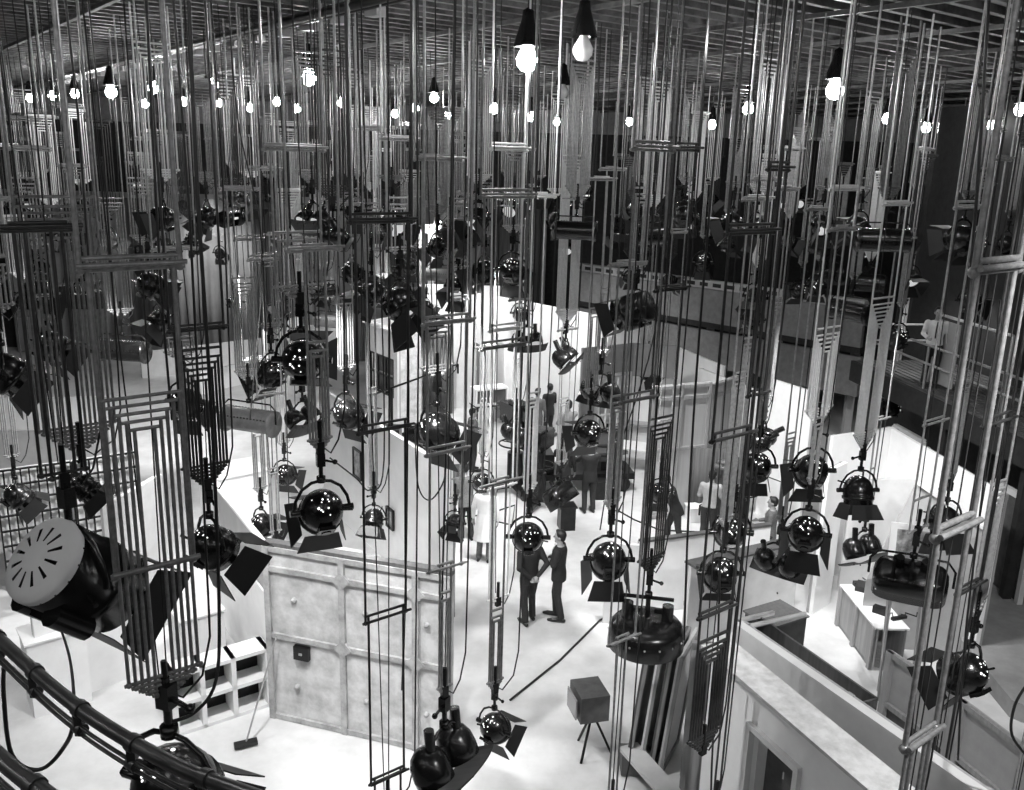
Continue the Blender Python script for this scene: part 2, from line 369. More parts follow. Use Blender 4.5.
# broom
p = atZ(246, 747); q = atZ(262, 742)+Vector((0.15, .45, 1.45)); root = empty('floor_broom', p, 'long-handled floor broom leaning near the low white shelving', 'broom')
m = MB(); m.tube((0, 0, .06), q-p, .014); m.build('handle', 'timber', root); m = MB(); m.box((0, 0, .06), (.32, .1, .06), Matrix.Rotation(R(25), 3, 'Z')); m.build('brush_head', 'rubber', root)

# white room with the pictures
r, L, aw = flat('set_flat', (322, 388), (452, 470), 'white set wall hung with a dark picture behind the ball-shaped lamp', 'set_white', 2.9)
def picture(px, py, Y, w_, h_, ang, label, fr='metal_black', name='wall_picture', cat='picture', mt='picture'):
    p = atY(px, py, Y); root = empty(name, p, label, cat, rz=ang)
    m = MB(); m.box((0, 0, 0), (w_, .03, h_)); m.build('canvas', mt, root)
    m = MB()
    for s in (-1, 1): m.box((s*w_/2, -.015, 0), (.05, .06, h_+.06)); m.box((0, -.015, s*h_/2), (w_+.06, .06, .05))
    m.build('frame', fr, root); return root
A = atZ(322, 388, 2.9); B = atZ(452, 470, 2.9); d = B-A; an = math.atan2(d.y, d.x)
def onwall(f, z, off=-.08):
    p = A+(B-A)*f; nn = Vector((math.sin(an), -math.cos(an), 0))*(-off); return Vector((p.x, p.y, z))+nn
for f, z, w_, h_, lab in ((.36, 1.75, .42, .62, 'dark portrait picture hung on the white set wall'), (.62, 1.1, .3, .4, 'small dark framed picture lower down the same white wall')):
    p = onwall(f, z); root = empty('wall_picture', p, lab, 'picture', rz=an)
    m = MB(); m.box((0, 0, 0), (w_, .03, h_)); m.build('canvas', 'picture', root); m = MB()
    for s in (-1, 1): m.box((s*w_/2, -.015, 0), (.04, .05, h_+.04)); m.box((0, -.015, s*h_/2), (w_+.04, .05, .04))
    m.build('frame', 'metal_black', root)

# boxed white set with dark window
r, L, aw = flat('set_flat', (366, 322), (398, 333), 'boxed white set wall with a dark glazed window and pale boarding above', 'set_mid', 3.0, openings=((.35, 1.9, .9, 2.1),), cap=('set_white', .3))
m = MB(); m.box((1.12, .08, 1.5), (1.6, .03, 1.2)); m.build('window_pane', 'set_dark', r)
m = MB()
for x in (.35, .86, 1.38, 1.9): m.box((x, -.02, 1.5), (.05, .05, 1.2))
for z in (.9, 1.5, 2.1): m.box((1.12, -.02, z), (1.6, .05, .05))
m.build('window_bars', 'metal_black', r)
flat('set_flat', (397, 330), (421, 328), 'spotted white end wall of the boxed set', 'set_stone', 3.0)
flat('set_flat', (367, 321), (432, 309), 'white rear wall of the boxed set', 'set_white', 3.0)
p = atZ(436, 342, 2.7); x0, x1 = atZ(423, 334, 2.7), atZ(452, 338, 2.7)
o = drape(x0.x, x1.x, x0.y, .05, 2.7, 'drape_dark', 'grey_curtain', 'grey folded curtain between the boxed set and the double door set', 'curtain', .05, .25)
# wall with panelled double door
r, L, aw = flat('set_flat', (452, 312), (496, 334), 'white set wall with a dark panelled double door', 'set_white', 2.9, openings=((.4, 2.9, 0, 2.2),))
m = MB(); m.box((1.65, .05, 1.1), (2.5, .05, 2.2)); m.build('double_door', 'timber_dark', r)
m = MB()
for x in (.8, 1.35, 2.05, 2.6):
    for z in (.45, 1.1, 1.75): m = MB(); m.box((x-.08, .0, z), (.36, .04, .5)); m.build('door_panel', 'set_grey', r)
m = MB(); m.box((1.65, -.06, 2.25), (2.7, .08, .1)); m.box((.35, -.06, 1.12), (.09, .08, 2.24)); m.box((2.95, -.06, 1.12), (.09, .08, 2.24)); m.build('architrave', 'timber_dark', r)
r, L, aw = flat('set_flat', (496, 296), (604, 316), 'tall blank white backing wall behind the cameramen', 'set_white', 4.0)
flat('set_flat', (432, 306), (500, 300), 'plain white wall beyond the double door set', 'set_white', 2.75)
flat('set_flat', (426, 284), (500, 286), 'dim grey wall behind the white sets', 'set_mid', 4.2)
# table with pale set on it
def table(px, py, sx, sy, h, label, mt='timber', top='set_white', yaw=0, name='side_table', cat='table'):
    p = atZ(px, py); root = empty(name, p, label, cat, rz=R(yaw))
    m = MB(); m.box((0, 0, h-.02), (sx, sy, .04)); m.build('table_top', top, root)
    for a in (-1, 1):
        for b in (-1, 1): m = MB(); m.tube((a*(sx/2-.05), b*(sy/2-.05), 0), (a*(sx/2-.05), b*(sy/2-.05), h-.02), .025); m.build('leg', mt, root)
    return root
t = table(490, 426, 1.2, .6, .75, 'dark-legged table holding a pale cabinet near the double door', 'metal_black', 'metal_black', 25)
p = t.location+Vector((-.05, 0, .75)); root = empty('display_cabinet', p, 'pale boxy cabinet with square openings set on the dark-legged table', 'cabinet', rz=R(25))
m = MB(); m.box((0, 0, .03), (1.1, .5, .06)); m.box((0, 0, .52), (1.1, .5, .06))
for x in (-.53, 0, .53): m.box((x, 0, .27), (.06, .5, .5))
m.box((0, .24, .27), (1.1, .02, .5)); m.build('body', 'set_white', root)
m = MB(); m.box((-.26, -.1, .27), (.42, .2, .4)); m.box((.27, -.1, .27), (.42, .2, .4)); m.build('opening_panel', 'set_dark', root)
table(632, 470, 1.0, .8, .72, 'pale-topped table with thin dark legs beside the plywood flat', 'metal_black', 'set_white', -20)
table(628, 445, 1.4, .6, .75, 'dark low bench against the window set', 'metal_black', 'set_grey', -10, name='low_bench', cat='bench')
# window set (grey fascia, lit window)
r, L, aw = flat('set_flat', (583, 348), (634, 343), 'grey-topped set wall with a bright window and a grey frame', 'set_fascia', 3.3, openings=((.5, 1.65, .9, 2.45),))
m = MB(); m.box((L/2, -.05, .9), (L, .02, 1.8)); 
m = MB()
for x in (.5, 1.65): m.box((x, -.05, 1.6), (.09, .08, 1.65))
for z in (.85, 2.45): m.box((1.07, -.05, z), (1.25, .08, .09))
m.build('window_frame', 'timber', r)
m = MB()
for x in (.88, 1.27): m.box((x, 0, 1.67), (.03, .03, 1.5))
for z in (1.3, 1.67, 2.05): m.box((1.07, 0, z), (1.15, .03, .03))
m.build('glazing_bar', 'set_white', r)
flat('set_flat', (588, 326), (640, 322), 'white backing flat seen through the bright window', 'set_white', 3.6)
flat('set_flat', (634, 343), (680, 346), 'grey-banded set wall meeting the window set at a corner', 'set_fascia', 3.3, drop=.95, frame=False)
flat('set_flat', (633, 368), (676, 371), 'white lower wall beneath the grey band', 'set_white', 2.35)
flat('set_flat', (676, 346), (724, 366), 'sloping white wall beyond the plywood flat', 'set_white', 2.7)
# plywood flats
def plyflat(pa, pb, py_top, label, mt='plywood'):
    A = atZ(*pa); B = atZ(*pb); h = zof(py_top, A.x, A.y); root = empty('plywood_flat', (A.x, A.y, 0), label, 'set wall'); d = B-A; L = d.length; root.rotation_euler = (0, 0, math.atan2(d.y, d.x))
    m = MB(); m.box((L/2, 0, h/2), (L, .03, h)); m.build('panel', mt, root)
    m = MB()
    for z in (.06, h*.52, h-.06, h*.9): m.box((L/2, -.04, z), (L, .05, .08))
    for x in (.04, L/2, L-.04): m.box((x, -.04, h/2), (.07, .05, h))
    m.build('batten_frame', 'timber', root); return root
plyflat((643, 520), (700, 512), 386, 'tall pale plywood flat standing edge-braced in the middle of the studio')
plyflat((700, 512), (726, 498), 384, 'second plywood flat in shade joined to the tall pale one')
x0, x1 = atZ(683, 508), atZ(717, 500)
drape(x0.x, x1.x, x0.y-.6, .05, 1.75, 'drape_dark', 'drape_screen', 'dark draped screen with pleats in front of the plywood flats', 'screen', .04, .2)
crate('white_box', 697, 520, .5, .35, .35, 'small white switch box on the floor by the draped screen', yaw=10)
# rear right pale striped wall and dim pieces
flat('set_flat', (770, 378), (815, 392), 'pale boarded wall behind the paired reflector lamps', 'set_white', 3.4)
flat('set_flat', (700, 368), (762, 392), 'white sloping flat in front of the dim balcony', 'set_mid', 2.6)
# white room on the gallery side
A2 = (893, 428); B2 = (1004, 494)
r, L, aw = flat('set_flat', (832, 436), (893, 427), 'white end wall of the roofless room under the gallery', 'set_white', 3.1)
r, L, aw = flat('set_flat', A2, B2, 'long white side wall of the roofless room under the gallery', 'set_white', 3.1)
r, L, aw = flat('set_flat', (852, 478), (945, 480), 'grey partition inside the roofless white room', 'set_mid', 2.4, frame=False)
A = atZ(917, 483, 3.0); C_ = atZ(866, 580, 1.3); D_ = atZ(988, 532, 2.3); B0 = Vector((C_.x, C_.y, 0)); B1 = Vector((D_.x, D_.y, 0)); TH_ = Vector((.05, .12, 0))
root = empty('gable_piece', (A.x, A.y, 0), 'grey gable-ended set piece with a white raking edge in the roofless room', 'set piece'); O_ = Vector((A.x, A.y, 0)); P5 = [v-O_ for v in (A, C_, B0, B1, D_)]
m = MB(); m.add(P5+[v+TH_ for v in P5], [(0, 1, 2, 3, 4), (9, 8, 7, 6, 5)]+[(i, 5+i, 5+(i+1) % 5, (i+1) % 5) for i in range(5)]); m.build('panel', 'set_grey', root)
m = MB(); m.beam(P5[0]+Vector((0, -.03, .02)), P5[4]+Vector((0, -.03, .02)), .12, .05); m.build('edge_board', 'set_white', root)
flat('set_flat', (828, 470), (846, 462), 'tall narrow white return flat at the mouth of the roofless room', 'set_white', 2.9)
p = atY(913, 551, 13.0); root = empty('leaning_picture', p, 'large picture with a white mount propped up in the roofless room', 'picture', rz=R(-12)); root.rotation_euler = (R(-12), 0, R(-12))
m = MB(); m.box((0, 0, 0), (.72, .03, .85)); m.build('mount', 'set_white', root); m = MB(); m.box((0.02, -.025, 0), (.56, .02, .66)); m.build('canvas', 'picture', root)
m = MB(); m.tube((-.2, .05, .2), (-.25, .35, -p.z), .02); m.tube((.2, .05, .2), (.25, .35, -p.z), .02); m.box((0, 0, -.44), (.8, .12, .04)); m.tube((-.3, 0, -.44), (-.32, -.05, -p.z), .02); m.tube((.3, 0, -.44), (.32, -.05, -p.z), .02); m.build('easel', 'timber', root)
# timber chest
A = atZ(842, 585, .8); B = atZ(877, 628, .8); Cc = atZ(908, 629, .8)
root = empty('timber_chest', (B.x, B.y, 0), 'long rough timber chest with an open end, tools lying on its lid', 'chest')
d = A-B; L = min(d.length, 2.6); root.rotation_euler = (0, 0, math.atan2(d.y, d.x)); wd = min((Cc-B).length, .9)
m = MB(); m.box((L/2, -wd/2, .03), (L, wd, .06)); m.box((L/2, -.02, .4), (L, .04, .75)); m.box((L/2, -wd+.02, .4), (L, .04, .75)); m.box((L-.02, -wd/2, .4), (.04, wd, .75))
for x in (.05, L*.5, L-.05): m.box((x, .03, .4), (.09, .05, .78))
m.build('body', 'timber', root)
m = MB(); m.box((L/2, -wd/2, .79), (L+.05, wd+.06, .03)); m.build('lid', 'set_white', root)
chest_loc = root.location.copy(); chest_d = d.normalized(); chest_n = Vector((chest_d.y, -chest_d.x, 0))
def litter(base, spec, z, label):
    for (fx, fy, sx, sy, sz, nm, cat, mt, yaw, lab) in spec:
        p = base+chest_d*fx+chest_n*fy; root = empty(nm, (p.x, p.y, z), lab, cat, rz=R(yaw))
        m = MB(); m.box((0, 0, sz/2), (sx, sy, sz)); m.box((sx*.3, sy*.4, sz*.5), (sx*.3, sy*.9, sz*.8), Matrix.Rotation(R(35), 3, 'Z')); m.build('body', mt, root)
        m = MB(); m.path([(sx*.5, 0, .02), (sx*.8, .12, .02), (sx*1.1, -.05, .02), (sx*1.5, .06, .02)], .012); m.build('lead', 'rubber', root)
litter(chest_loc, [(.3, .5, .3, .06, .05, 'hand_tool', 'tool', 'metal_black', 20, 'dark hand tool at the open end of the timber chest lid'), (.5, .25, .22, .12, .12, 'clamp_fitting', 'fitting', 'metal_black', -40, 'black clamp fitting in the middle of the timber chest lid'), (1.4, .3, .3, .2, .1, 'cable_bundle', 'cable', 'rubber', 60, 'tangled black cable bundle at the far end of the timber chest lid')], .81, '')
# lower corner walls
r, L, aw = flat('set_flat', (738, 622), (990, 796), 'very long pale set wall crossing the near corner of the studio', 'set_mid', 2.9, t=.12, frame=True)
r, L, aw = flat('set_flat', (716, 645), (900, 800), 'mottled thick-topped white set wall with a dark doorway', 'set_white', 2.75, t=.1, openings=((.85, 1.6, 0, 2.2),), cap=('set_stone', .42), frame=False)
m = MB(); m.box((1.22, .3, 1.1), (.95, .04, 2.2)); m.build('door_leaf', 'set_dark', r)
m = MB(); m.box((.83, -.07, 1.1), (.07, .08, 2.25)); m.box((1.62, -.07, 1.1), (.07, .08, 2.25)); m.box((1.22, -.07, 2.23), (.86, .08, .07)); m.build('architrave', 'set_mid', r)
flat('set_flat', (790, 775), (815, 758), 'small pale return wall below the dark doorway', 'set_mid', 1.7, drop=1.7)
# dark trough behind long wall
A = atZ(748, 618, 2.3); B = atZ(866, 702, 2.3)
root = empty('dark_trough', A, 'long dark open trough lying along the top of the near set wall', 'trough'); d = B-A; L = d.length; root.rotation_euler = (0, 0, math.atan2(d.y, d.x))
m = MB(); m.box((L/2, 0, -.28), (L, .34, .04)); m.box((L/2, .17, -.14), (L, .03, .3)); m.box((L/2, -.17, -.14), (L, .03, .3)); m.box((0, 0, -.14), (.03, .34, .3)); m.box((L, 0, -.14), (.03, .34, .3)); m.build('trough_body', 'timber_dark', root)
m = MB(); m.beam((L*.02, -.2, .02), (L*.02, .4, .02), .05, .05); m.beam((0, -.18, .02), (L, -.18, .02), .04, .04); m.build('edge_rail', 'set_mid', root)
for x in (.1, L-.1): m = MB(); m.box((x, 0, -1.3), (.08, .3, 2.0)); m.build('leg', 'timber_dark', root)
A = atZ(742, 630, 2.35); B = atZ(805, 616, 2.35); root = empty('brace_pole', A, 'pale timber pole lying across the dark trough', 'pole'); m = MB(); m.tube((0, 0, 0.03), B-A+Vector((0, 0, .03)), .035); m.build('pole', 'set_mid', root)
crate('dark_cabinet', 770, 668, .8, .6, 1.0, 'dark open-topped box standing beyond the trough', 'set_dark', 30, lid='timber_dark')
# timber framed low panels
def framed(pa, pb, h, label):
    A = atZ(*pa); B = atZ(*pb); root = empty('low_screen', (A.x, A.y, 0), label, 'panel'); d = B-A; L = d.length; root.rotation_euler = (0, 0, math.atan2(d.y, d.x))
    m = MB(); m.box((L/2, .02, h*.62), (L, .03, h*.75)); m.build('panel', 'set_grey', root)
    m = MB(); m.box((L/2, 0.02, h*.12), (L, .03, h*.24)); m.build('skirt', 'set_dark', root)
    m = MB()
    for z in (h*.25, h-.04): m.box((L/2, -.03, z), (L, .06, .08))
    for x in (.05, L-.05): m.box((x, -.03, h/2), (.12, .07, h))
    m.build('timber_frame', 'timber', root)
framed((880, 716), (948, 768), 1.15, 'timber framed grey panel standing beyond the end of the chest')
framed((950, 770), (1020, 830), 1.15, 'second timber framed grey panel in line below the perforated lamp')
# bench / fence pieces centre right
A = atZ(640, 640); 
flat('set_flat', (607, 542), (640, 545), 'light grey end of a low partition behind the speckled lamp', 'set_mid', 1.6)
flat('set_flat', (640, 542), (770, 525), 'low dark-edged partition crossing behind the ball lamps', 'set_white', 1.5, cap=('set_dark', .12))
flat('set_flat', (690, 566), (800, 540), 'low white partition with glass-dark top beside the chequered lamps', 'set_mid', 1.5, cap=('set_dark', .3))
plyflat((678, 800), (735, 808), 640, 'tall grey grained board standing behind the nested hoist tubes', 'timber')
for i, (px, mt, lab) in enumerate(((636, 'set_dark', 'dark narrow flat at the end of a stack of leaning flats'), (648, 'set_white', 'white narrow flat in the stack of leaning flats'), (658, 'timber_dark', 'dark timber flat in the stack of leaning flats'), (667, 'set_mid', 'pale flat in the stack of leaning flats, next to the nested tubes'))):
    p = atZ(px, 752+i*2); root = empty('leaning_flat', p, lab, 'flat', rz=R(68)); root.rotation_euler = (R(5), 0, R(64))
    m = MB(); m.box((.0, 0, .95), (.9, .04, 1.9)); m.build('panel', mt, root)
    m = MB(); m.box((-.42, -.03, .95), (.07, .04, 1.9)); m.box((.42, -.03, .95), (.07, .04, 1.9)); m.box((0, -.03, 1.86), (.9, .04, .07)); m.box((0, -.03, .05), (.9, .04, .07)); m.build('batten_frame', 'timber', root)
A = atZ(628, 746, .35); B = atZ(676, 800, .35); root = empty('plank', A, 'pale plank lying aslant in front of the leaning flats', 'plank'); m = MB(); m.beam((0, 0, 0), B-A, .3, .05); m.build('board', 'set_mid', root)
m = MB(); m.box((.1, -.05, -.18), (.4, .3, .3)); m.build('support_block', 'timber_dark', root)
# small dark monitor on a stand
p = atZ(590, 752); root = empty('monitor_stand', p, 'dark boxy studio monitor on a stand on the open floor', 'monitor')
m = MB(); m.box((-.05, 0, .85), (.42, .5, .4), Matrix.Rotation(R(15), 3, 'Z')); m.build('monitor_case', 'set_dark', root)
m = MB(); m.box((-.3, -.1, .86), (.02, .38, .3), Matrix.Rotation(R(15), 3, 'Z')); m.build('monitor_screen', 'lens', root)
for a in range(3): m = MB(); m.tube((0, 0, .66), (.3*math.cos(a*2.1), .3*math.sin(a*2.1), 0), .02); m.build('leg', 'metal_black', root)
# platform far corner
PO = atZ(990, 600, 0); root = empty('grey_platform', PO, 'broad grey platform with a dark slot and pipe rail at the studio edge', 'platform')
PP = [atZ(x, y, .3)-PO for x, y in ((950, 560), (1045, 552), (1060, 720), (1012, 700), (962, 640))]; prism('deck', PP, 0.0, .3, 'grey_floor', root); m = MB(); m.box((.55, -1.3, .31), (.7, .1, .02)); m.build('slot', 'glass_dark', root)
m = MB(); m.tube((-.6, 1.2, .9), (1.4, 1.2, .9), .04); m.tube((-.5, 1.2, .3), (-.5, 1.2, .9), .03); m.tube((1.2, 1.2, .3), (1.2, 1.2, .9), .03); m.build('pipe_rail', 'tube_steel', root)
# window-grid flats and grey walls at the side
flat('set_flat', (-4, 430), (108, 431), 'plain grey set wall beyond the latticed windows', 'set_grey', 2.6, frame=False)
flat('set_flat', (-4, 398), (118, 396), 'white wall band behind the plain grey set wall', 'set_white', 2.6)
def lattice(a, b, h, label, nx, nz, back='set_white'):
    A = atZ(a[0], a[1], h); B = atZ(b[0], b[1], h); root = empty('lattice_window', (A.x, A.y, 0), label, 'window flat'); d = B-A; L = d.length; root.rotation_euler = (0, 0, math.atan2(d.y, d.x))
    m = MB(); m.box((L/2, .12, h/2), (L, .03, h)); m.build('backing', back, root); m = MB()
    for i in range(nx+1): m.box((L*i/nx, 0, h*.5), (.03, .05, h))
    for i in range(nz+1): m.box((L/2, 0, .3+(h-.3)*i/nz), (L, .05, .03))
    m.build('lattice', 'metal_black', root)
lattice((-6, 472), (70, 462), 2.4, 'latticed window flat beside the small lamp at the studio edge', 9, 7)
lattice((72, 462), (136, 452), 2.4, 'latticed window flat behind the nested front tubes', 8, 7)
A = atZ(26, 487, 1.9); B = atZ(108, 474, 1.9); root = empty('display_board', (A.x, A.y, 0), 'dark timber frame with pale board panels in front of the latticed windows', 'display board'); d = B-A; L = d.length; root.rotation_euler = (0, 0, math.atan2(d.y, d.x))
m = MB(); m.box((L/2, 0, 1.85), (L+.1, .12, .12)); m.box((0, 0, .92), (.14, .1, 1.85)); m.box((L, 0, .92), (.14, .1, 1.85)); m.build('frame', 'timber_dark', root); m = MB(); m.box((L/2, .08, 1.0), (L, .03, 1.2)); m.build('board', 'set_mid', root)
flat('set_flat', (104, 505), (160, 474), 'grey raking wall behind the nested front tubes', 'set_mid', 2.8)
flat('set_flat', (28, 590), (120, 562), 'white wall behind the vented foreground lamp', 'set_white', 2.0)
flat('set_flat', (140, 352), (262, 338), 'low pale far wall across the wide empty floor', 'set_mid', 1.0)
flat('set_flat', (200, 372), (262, 358), 'low white rostrum front on the far floor', 'set_white', .8)
flat('set_flat', (262, 330), (345, 322), 'pale far flat behind the drum lamp', 'set_mid', 2.4)

# ------------------------------------------------------------------ telescopic hoists
TR = .0125
def frame_mesh(wd, z0, z1, r=TR, top=True, bot=True, double=False):
    m = MB(); h = wd/2
    m.tube((-h, 0, z0), (-h, 0, z1), r, 6); m.tube((h, 0, z0), (h, 0, z1), r, 6)
    if bot:
        m.tube((-h-.03, 0, z0), (h+.03, 0, z0), r*1.15, 6); m.ball((-h, 0, z0), r*1.9, 6); m.ball((h, 0, z0), r*1.9, 6)
    if double: m.tube((-h-.03, -.05, z0+.03), (h+.03, -.05, z0+.03), r*1.1, 6)
    if top: m.tube((-h-.03, 0, z1), (h+.03, 0, z1), r*1.1, 6)
    return m
def hoist(X, Y, zb, label, bars=(), pack_top=None, n=4, W=.6, mt='tube_steel', r=TR, ropes=2, group=None, cable=True, wk=.86, wpack=None, bend=None):
    root = empty('telescopic_hoist', (X, Y, zb), label, 'lighting hoist', group, rz=UANG)
    n = min(n, max(1, int((wpack or W)/(4.2*r)+.5)))
    zt = CEIL+.05-zb; w_ = W; prev = None
    for k, bz in enumerate(bars):
        top = zt if prev is None else prev+.07
        frame_mesh(w_, bz-zb, top, r*(1.3 if Y < 7 else 1), top=(prev is not None), double=True).build('tube_frame', mt, root)
        prev = bz-zb; w_ *= wk
    if wpack: w_ = wpack
    if n > 0:
        pt = (pack_top-zb) if pack_top is not None else None
        if pt is None: pt = (prev+.05) if prev is not None else zt
        for j in range(n):
            ww = w_*(1-j/n*.92); z0 = .035*(n-1-j)
            if j == 0: z1 = max(pt, prev+.05) if prev is not None else (pt if pack_top is not None else zt)
            else: z1 = pt-.055*j
            if j == 0 and prev is None: z1 = zt
            frame_mesh(ww, z0, z1, r, top=not (j == 0 and prev is None)).build('tube_frame', mt, root)
            if j == 0 and pt < z1-.1: m = MB(); m.tube((-ww/2, 0, pt+.03), (ww/2, 0, pt+.03), r*1.2); m.build('crossbar', mt, root)
        m = MB(); m.box((0, 0, -.02), (.07, .05, .12)); m.tube((0, 0, -.02), (0, 0, .25), .022); m.build('bottom_socket', 'metal_black', root)
    else:
        pass
    for i in range(1 if (ropes == 2 and Y > 8.5) else ropes):
        m = MB(); x = (-.16, .1)[i]*W/.6; m.path([(x, .03, zt), (x*.7, .03, zt*.5), (x*.2, .02, (prev or .2) if n == 0 else .1)], .006, 4); m.build('suspension_rope', 'rope', root)
    if cable:
        x = W*.62; m = MB(); zl = zt*.25
        m.path([(x, .05, zt), (x+.03, .05, zt*.6), (x, .05, zl), (x-.02, .05, .3), (x-.1, .03, .02), (.12, .02, -.1), (.03, 0, -.02)], .009, 5); m.build('power_cable', 'rubber', root)
    return root

# ------------------------------------------------------------------ lamps. beam along local +Y, root at the hook
HK = .62
def yoke_pts(r, drop=0): return [(-r, 0, drop), (-r, 0, .04), (-r*.93, 0, r*.45), (-r*.7, 0, r*.85), (-r*.35, 0, r*1.08), (0, 0, r*1.13), (r*.35, 0, r*1.08), (r*.7, 0, r*.85), (r*.93, 0, r*.45), (r, 0, .04), (r, 0, drop)]
CACHE = {}
def cached(key, fn):
    if key not in CACHE: CACHE[key] = fn()
    return CACHE[key]
def mk_spigot():
    m = MB(); m.tube((0, 0, -.33), (0, 0, 0), .022, 8); m.box((0, 0, -.1), (.08, .07, .13)); m.tube((0, 0, -.1), (.13, 0, -.14), .014); m.ball((.14, 0, -.14), .026, 8); m.lathe([(-.03, .001), (-.03, .045), (.03, .045), (.03, .001)], 10, 'Z', (0, 0, -.3)); return m.mesh('spigot', 'lamp_black')
def mk_yoke(r): m = MB(); m.path([(p[0], p[1], p[2]) for p in yoke_pts(r)], .016, 6); m.tube((-r-.04, 0, 0), (-r+.06, 0, 0), .035, 8); m.tube((r-.06, 0, 0), (r+.04, 0, 0), .035, 8); return m
def mk_dome():
    m = MB(); m.lathe([(-.215, .002), (-.208, .05), (-.18, .11), (-.13, .165), (-.06, .2), (.02, .212), (.08, .205), (.085, .222), (.125, .222), (.13, .2), (.2, .195), (.2, .17), (.15, .165), (.14, .002)], 24)
    m.tube((.0, -.02, -.2), (0, -.02, -.25), .05, 10); m.box((0, -.04, -.22), (.16, .16, .04)); m.tube((.17, -.1, -.05), (.27, -.13, -.07), .012); m.tube((-.1, -.17, -.06), (-.12, -.27, -.08), .014); return m.mesh('housing', 'lamp_black')
def mk_lens(r=.16, y=.17): m = MB(); m.lathe([(y-.02, .001), (y-.02, r), (y, r), (y+.02, r*.6), (y+.028, .001)], 20); return m
def mk_leaf(w_, l): 
    m = MB(); m.slab((-w_/2, 0, 0), (w_/2, 0, 0), (w_*.68, l, 0), (-w_*.68, l, 0), .008); return m.mesh('barn_door', 'barn_black')
def mk_vents():
    m = MB()
    for i in range(15):
        t = random.uniform(0, 2*math.pi); rr = random.uniform(.03, .15); y = -math.sqrt(max(0, .215**2-rr*rr))*1.0
        v = Vector((rr*math.cos(t), y, rr*math.sin(t))); nn = v.normalized(); a = nn.orthogonal().normalized(); b = nn.cross(a); rd = random.uniform(.006, .013); c = nn*.219
        m.add([c+(a*math.cos(k)+b*math.sin(k))*rd for k in (0, 1.05, 2.1, 3.14, 4.2, 5.25)], [(0, 1, 2, 3, 4, 5)])
    return m.mesh('vent_holes', 'vent_glow')
def rootlamp(name, p, yaw, sc, label, cat='spotlight', group=None):
    r = empty(name, p, label, cat, group, rz=R(-yaw)); r.scale = (sc, sc, sc); return r
def tilt(o, pitch, z=-HK): o.location = (0, 0, z); o.rotation_euler = (R(-pitch), 0, 0); return o
def doors(h, y=.2, r=.2, opens=(25, 25, 20, 20), l=.24, skip=()):
    me = cached(('leaf', round(r, 2), l), lambda: mk_leaf(r*1.7, l))
    for i, (rot, pos) in enumerate((((0, 0), (0, y, r*.95)), ((0, 180), (0, y, -r*.95)), ((0, 90), (r*.95, y, 0)), ((0, 270), (-r*.95, y, 0)))):
        if i in skip: continue
        o = link('barn_door', me, h, pos); o.rotation_mode = 'QUATERNION'
        q = Matrix.Rotation(R(rot[1]), 4, 'Y') @ Matrix.Rotation(R(opens[i]), 4, 'X'); o.rotation_quaternion = q.to_quaternion()
def fresnel(p, yaw, pitch, sc, label, group=None, bd=True, hot=False, vents=True, l=.24, simple=False):
    r = rootlamp('fresnel_spotlight', p, yaw, sc, label, 'spotlight', group)
    link('spigot', cached('spig', mk_spigot), r)
    link('yoke', cached('yoke', lambda: mk_yoke(.27).mesh('yoke', 'lamp_black')), r, (0, 0, -HK))
    h = tilt(link('housing', cached('dome', mk_dome), r), pitch)
    link('lens', cached('lens'+str(hot), lambda: mk_lens().mesh('lens', 'lens_hot' if hot else 'lens_lit')), h)
    if vents and not simple: link('vent_holes', cached('vents', mk_vents), h)
    if bd: doors(h, l=l)
    return r
def mk_twin():
    m = MB()
    for s in (-1, 1):
        m.lathe([(-.2, .002), (-.19, .07), (-.14, .13), (-.06, .165), (.03, .172), (.12, .165), (.12, .15), (.02, .15), (.01, .002)], 20, 'Y', (s*.19, 0, 0))
        m.tube((s*.19, -.15, .08), (s*.19, -.33, .16), .045, 10)
    m.box((0, -.02, 0), (.12, .12, .1)); return m.mesh('housing', 'lamp_black')
def mk_skirt():
    m = MB(); pts = []
    for i in range(13):
        t = R(-75+150*i/12); pts.append((.46*math.sin(t), .14+.1*math.cos(t), 0))
    for i in range(12):
        a, b = pts[i], pts[i+1]; m.slab((a[0], a[1], -.17), (b[0], b[1], -.17), (b[0], b[1], .17), (a[0], a[1], .17), .012)
    for i in range(1, 12, 2): m.ball((pts[i][0], pts[i][1]+.015, .12), .014, 6)
    return m.mesh('glare_shield', 'barn_black')
def twin(p, yaw, pitch, sc, label, shield=True, group=None):
    r = rootlamp('twin_floodlight', p, yaw, sc, label, 'floodlight', group)
    link('spigot', cached('spig', mk_spigot), r); link('yoke', cached('yoke', None), r, (0, 0, -HK))
    h = tilt(link('housing', cached('twin', mk_twin), r), pitch)
    for s in (-1, 1): link('lens', cached('lensS', lambda: mk_lens(.14, .1).mesh('lens', 'lens_lit')), h, (s*.19, 0, 0))
    if shield: link('glare_shield', cached('skirt', mk_skirt), h)
    return r
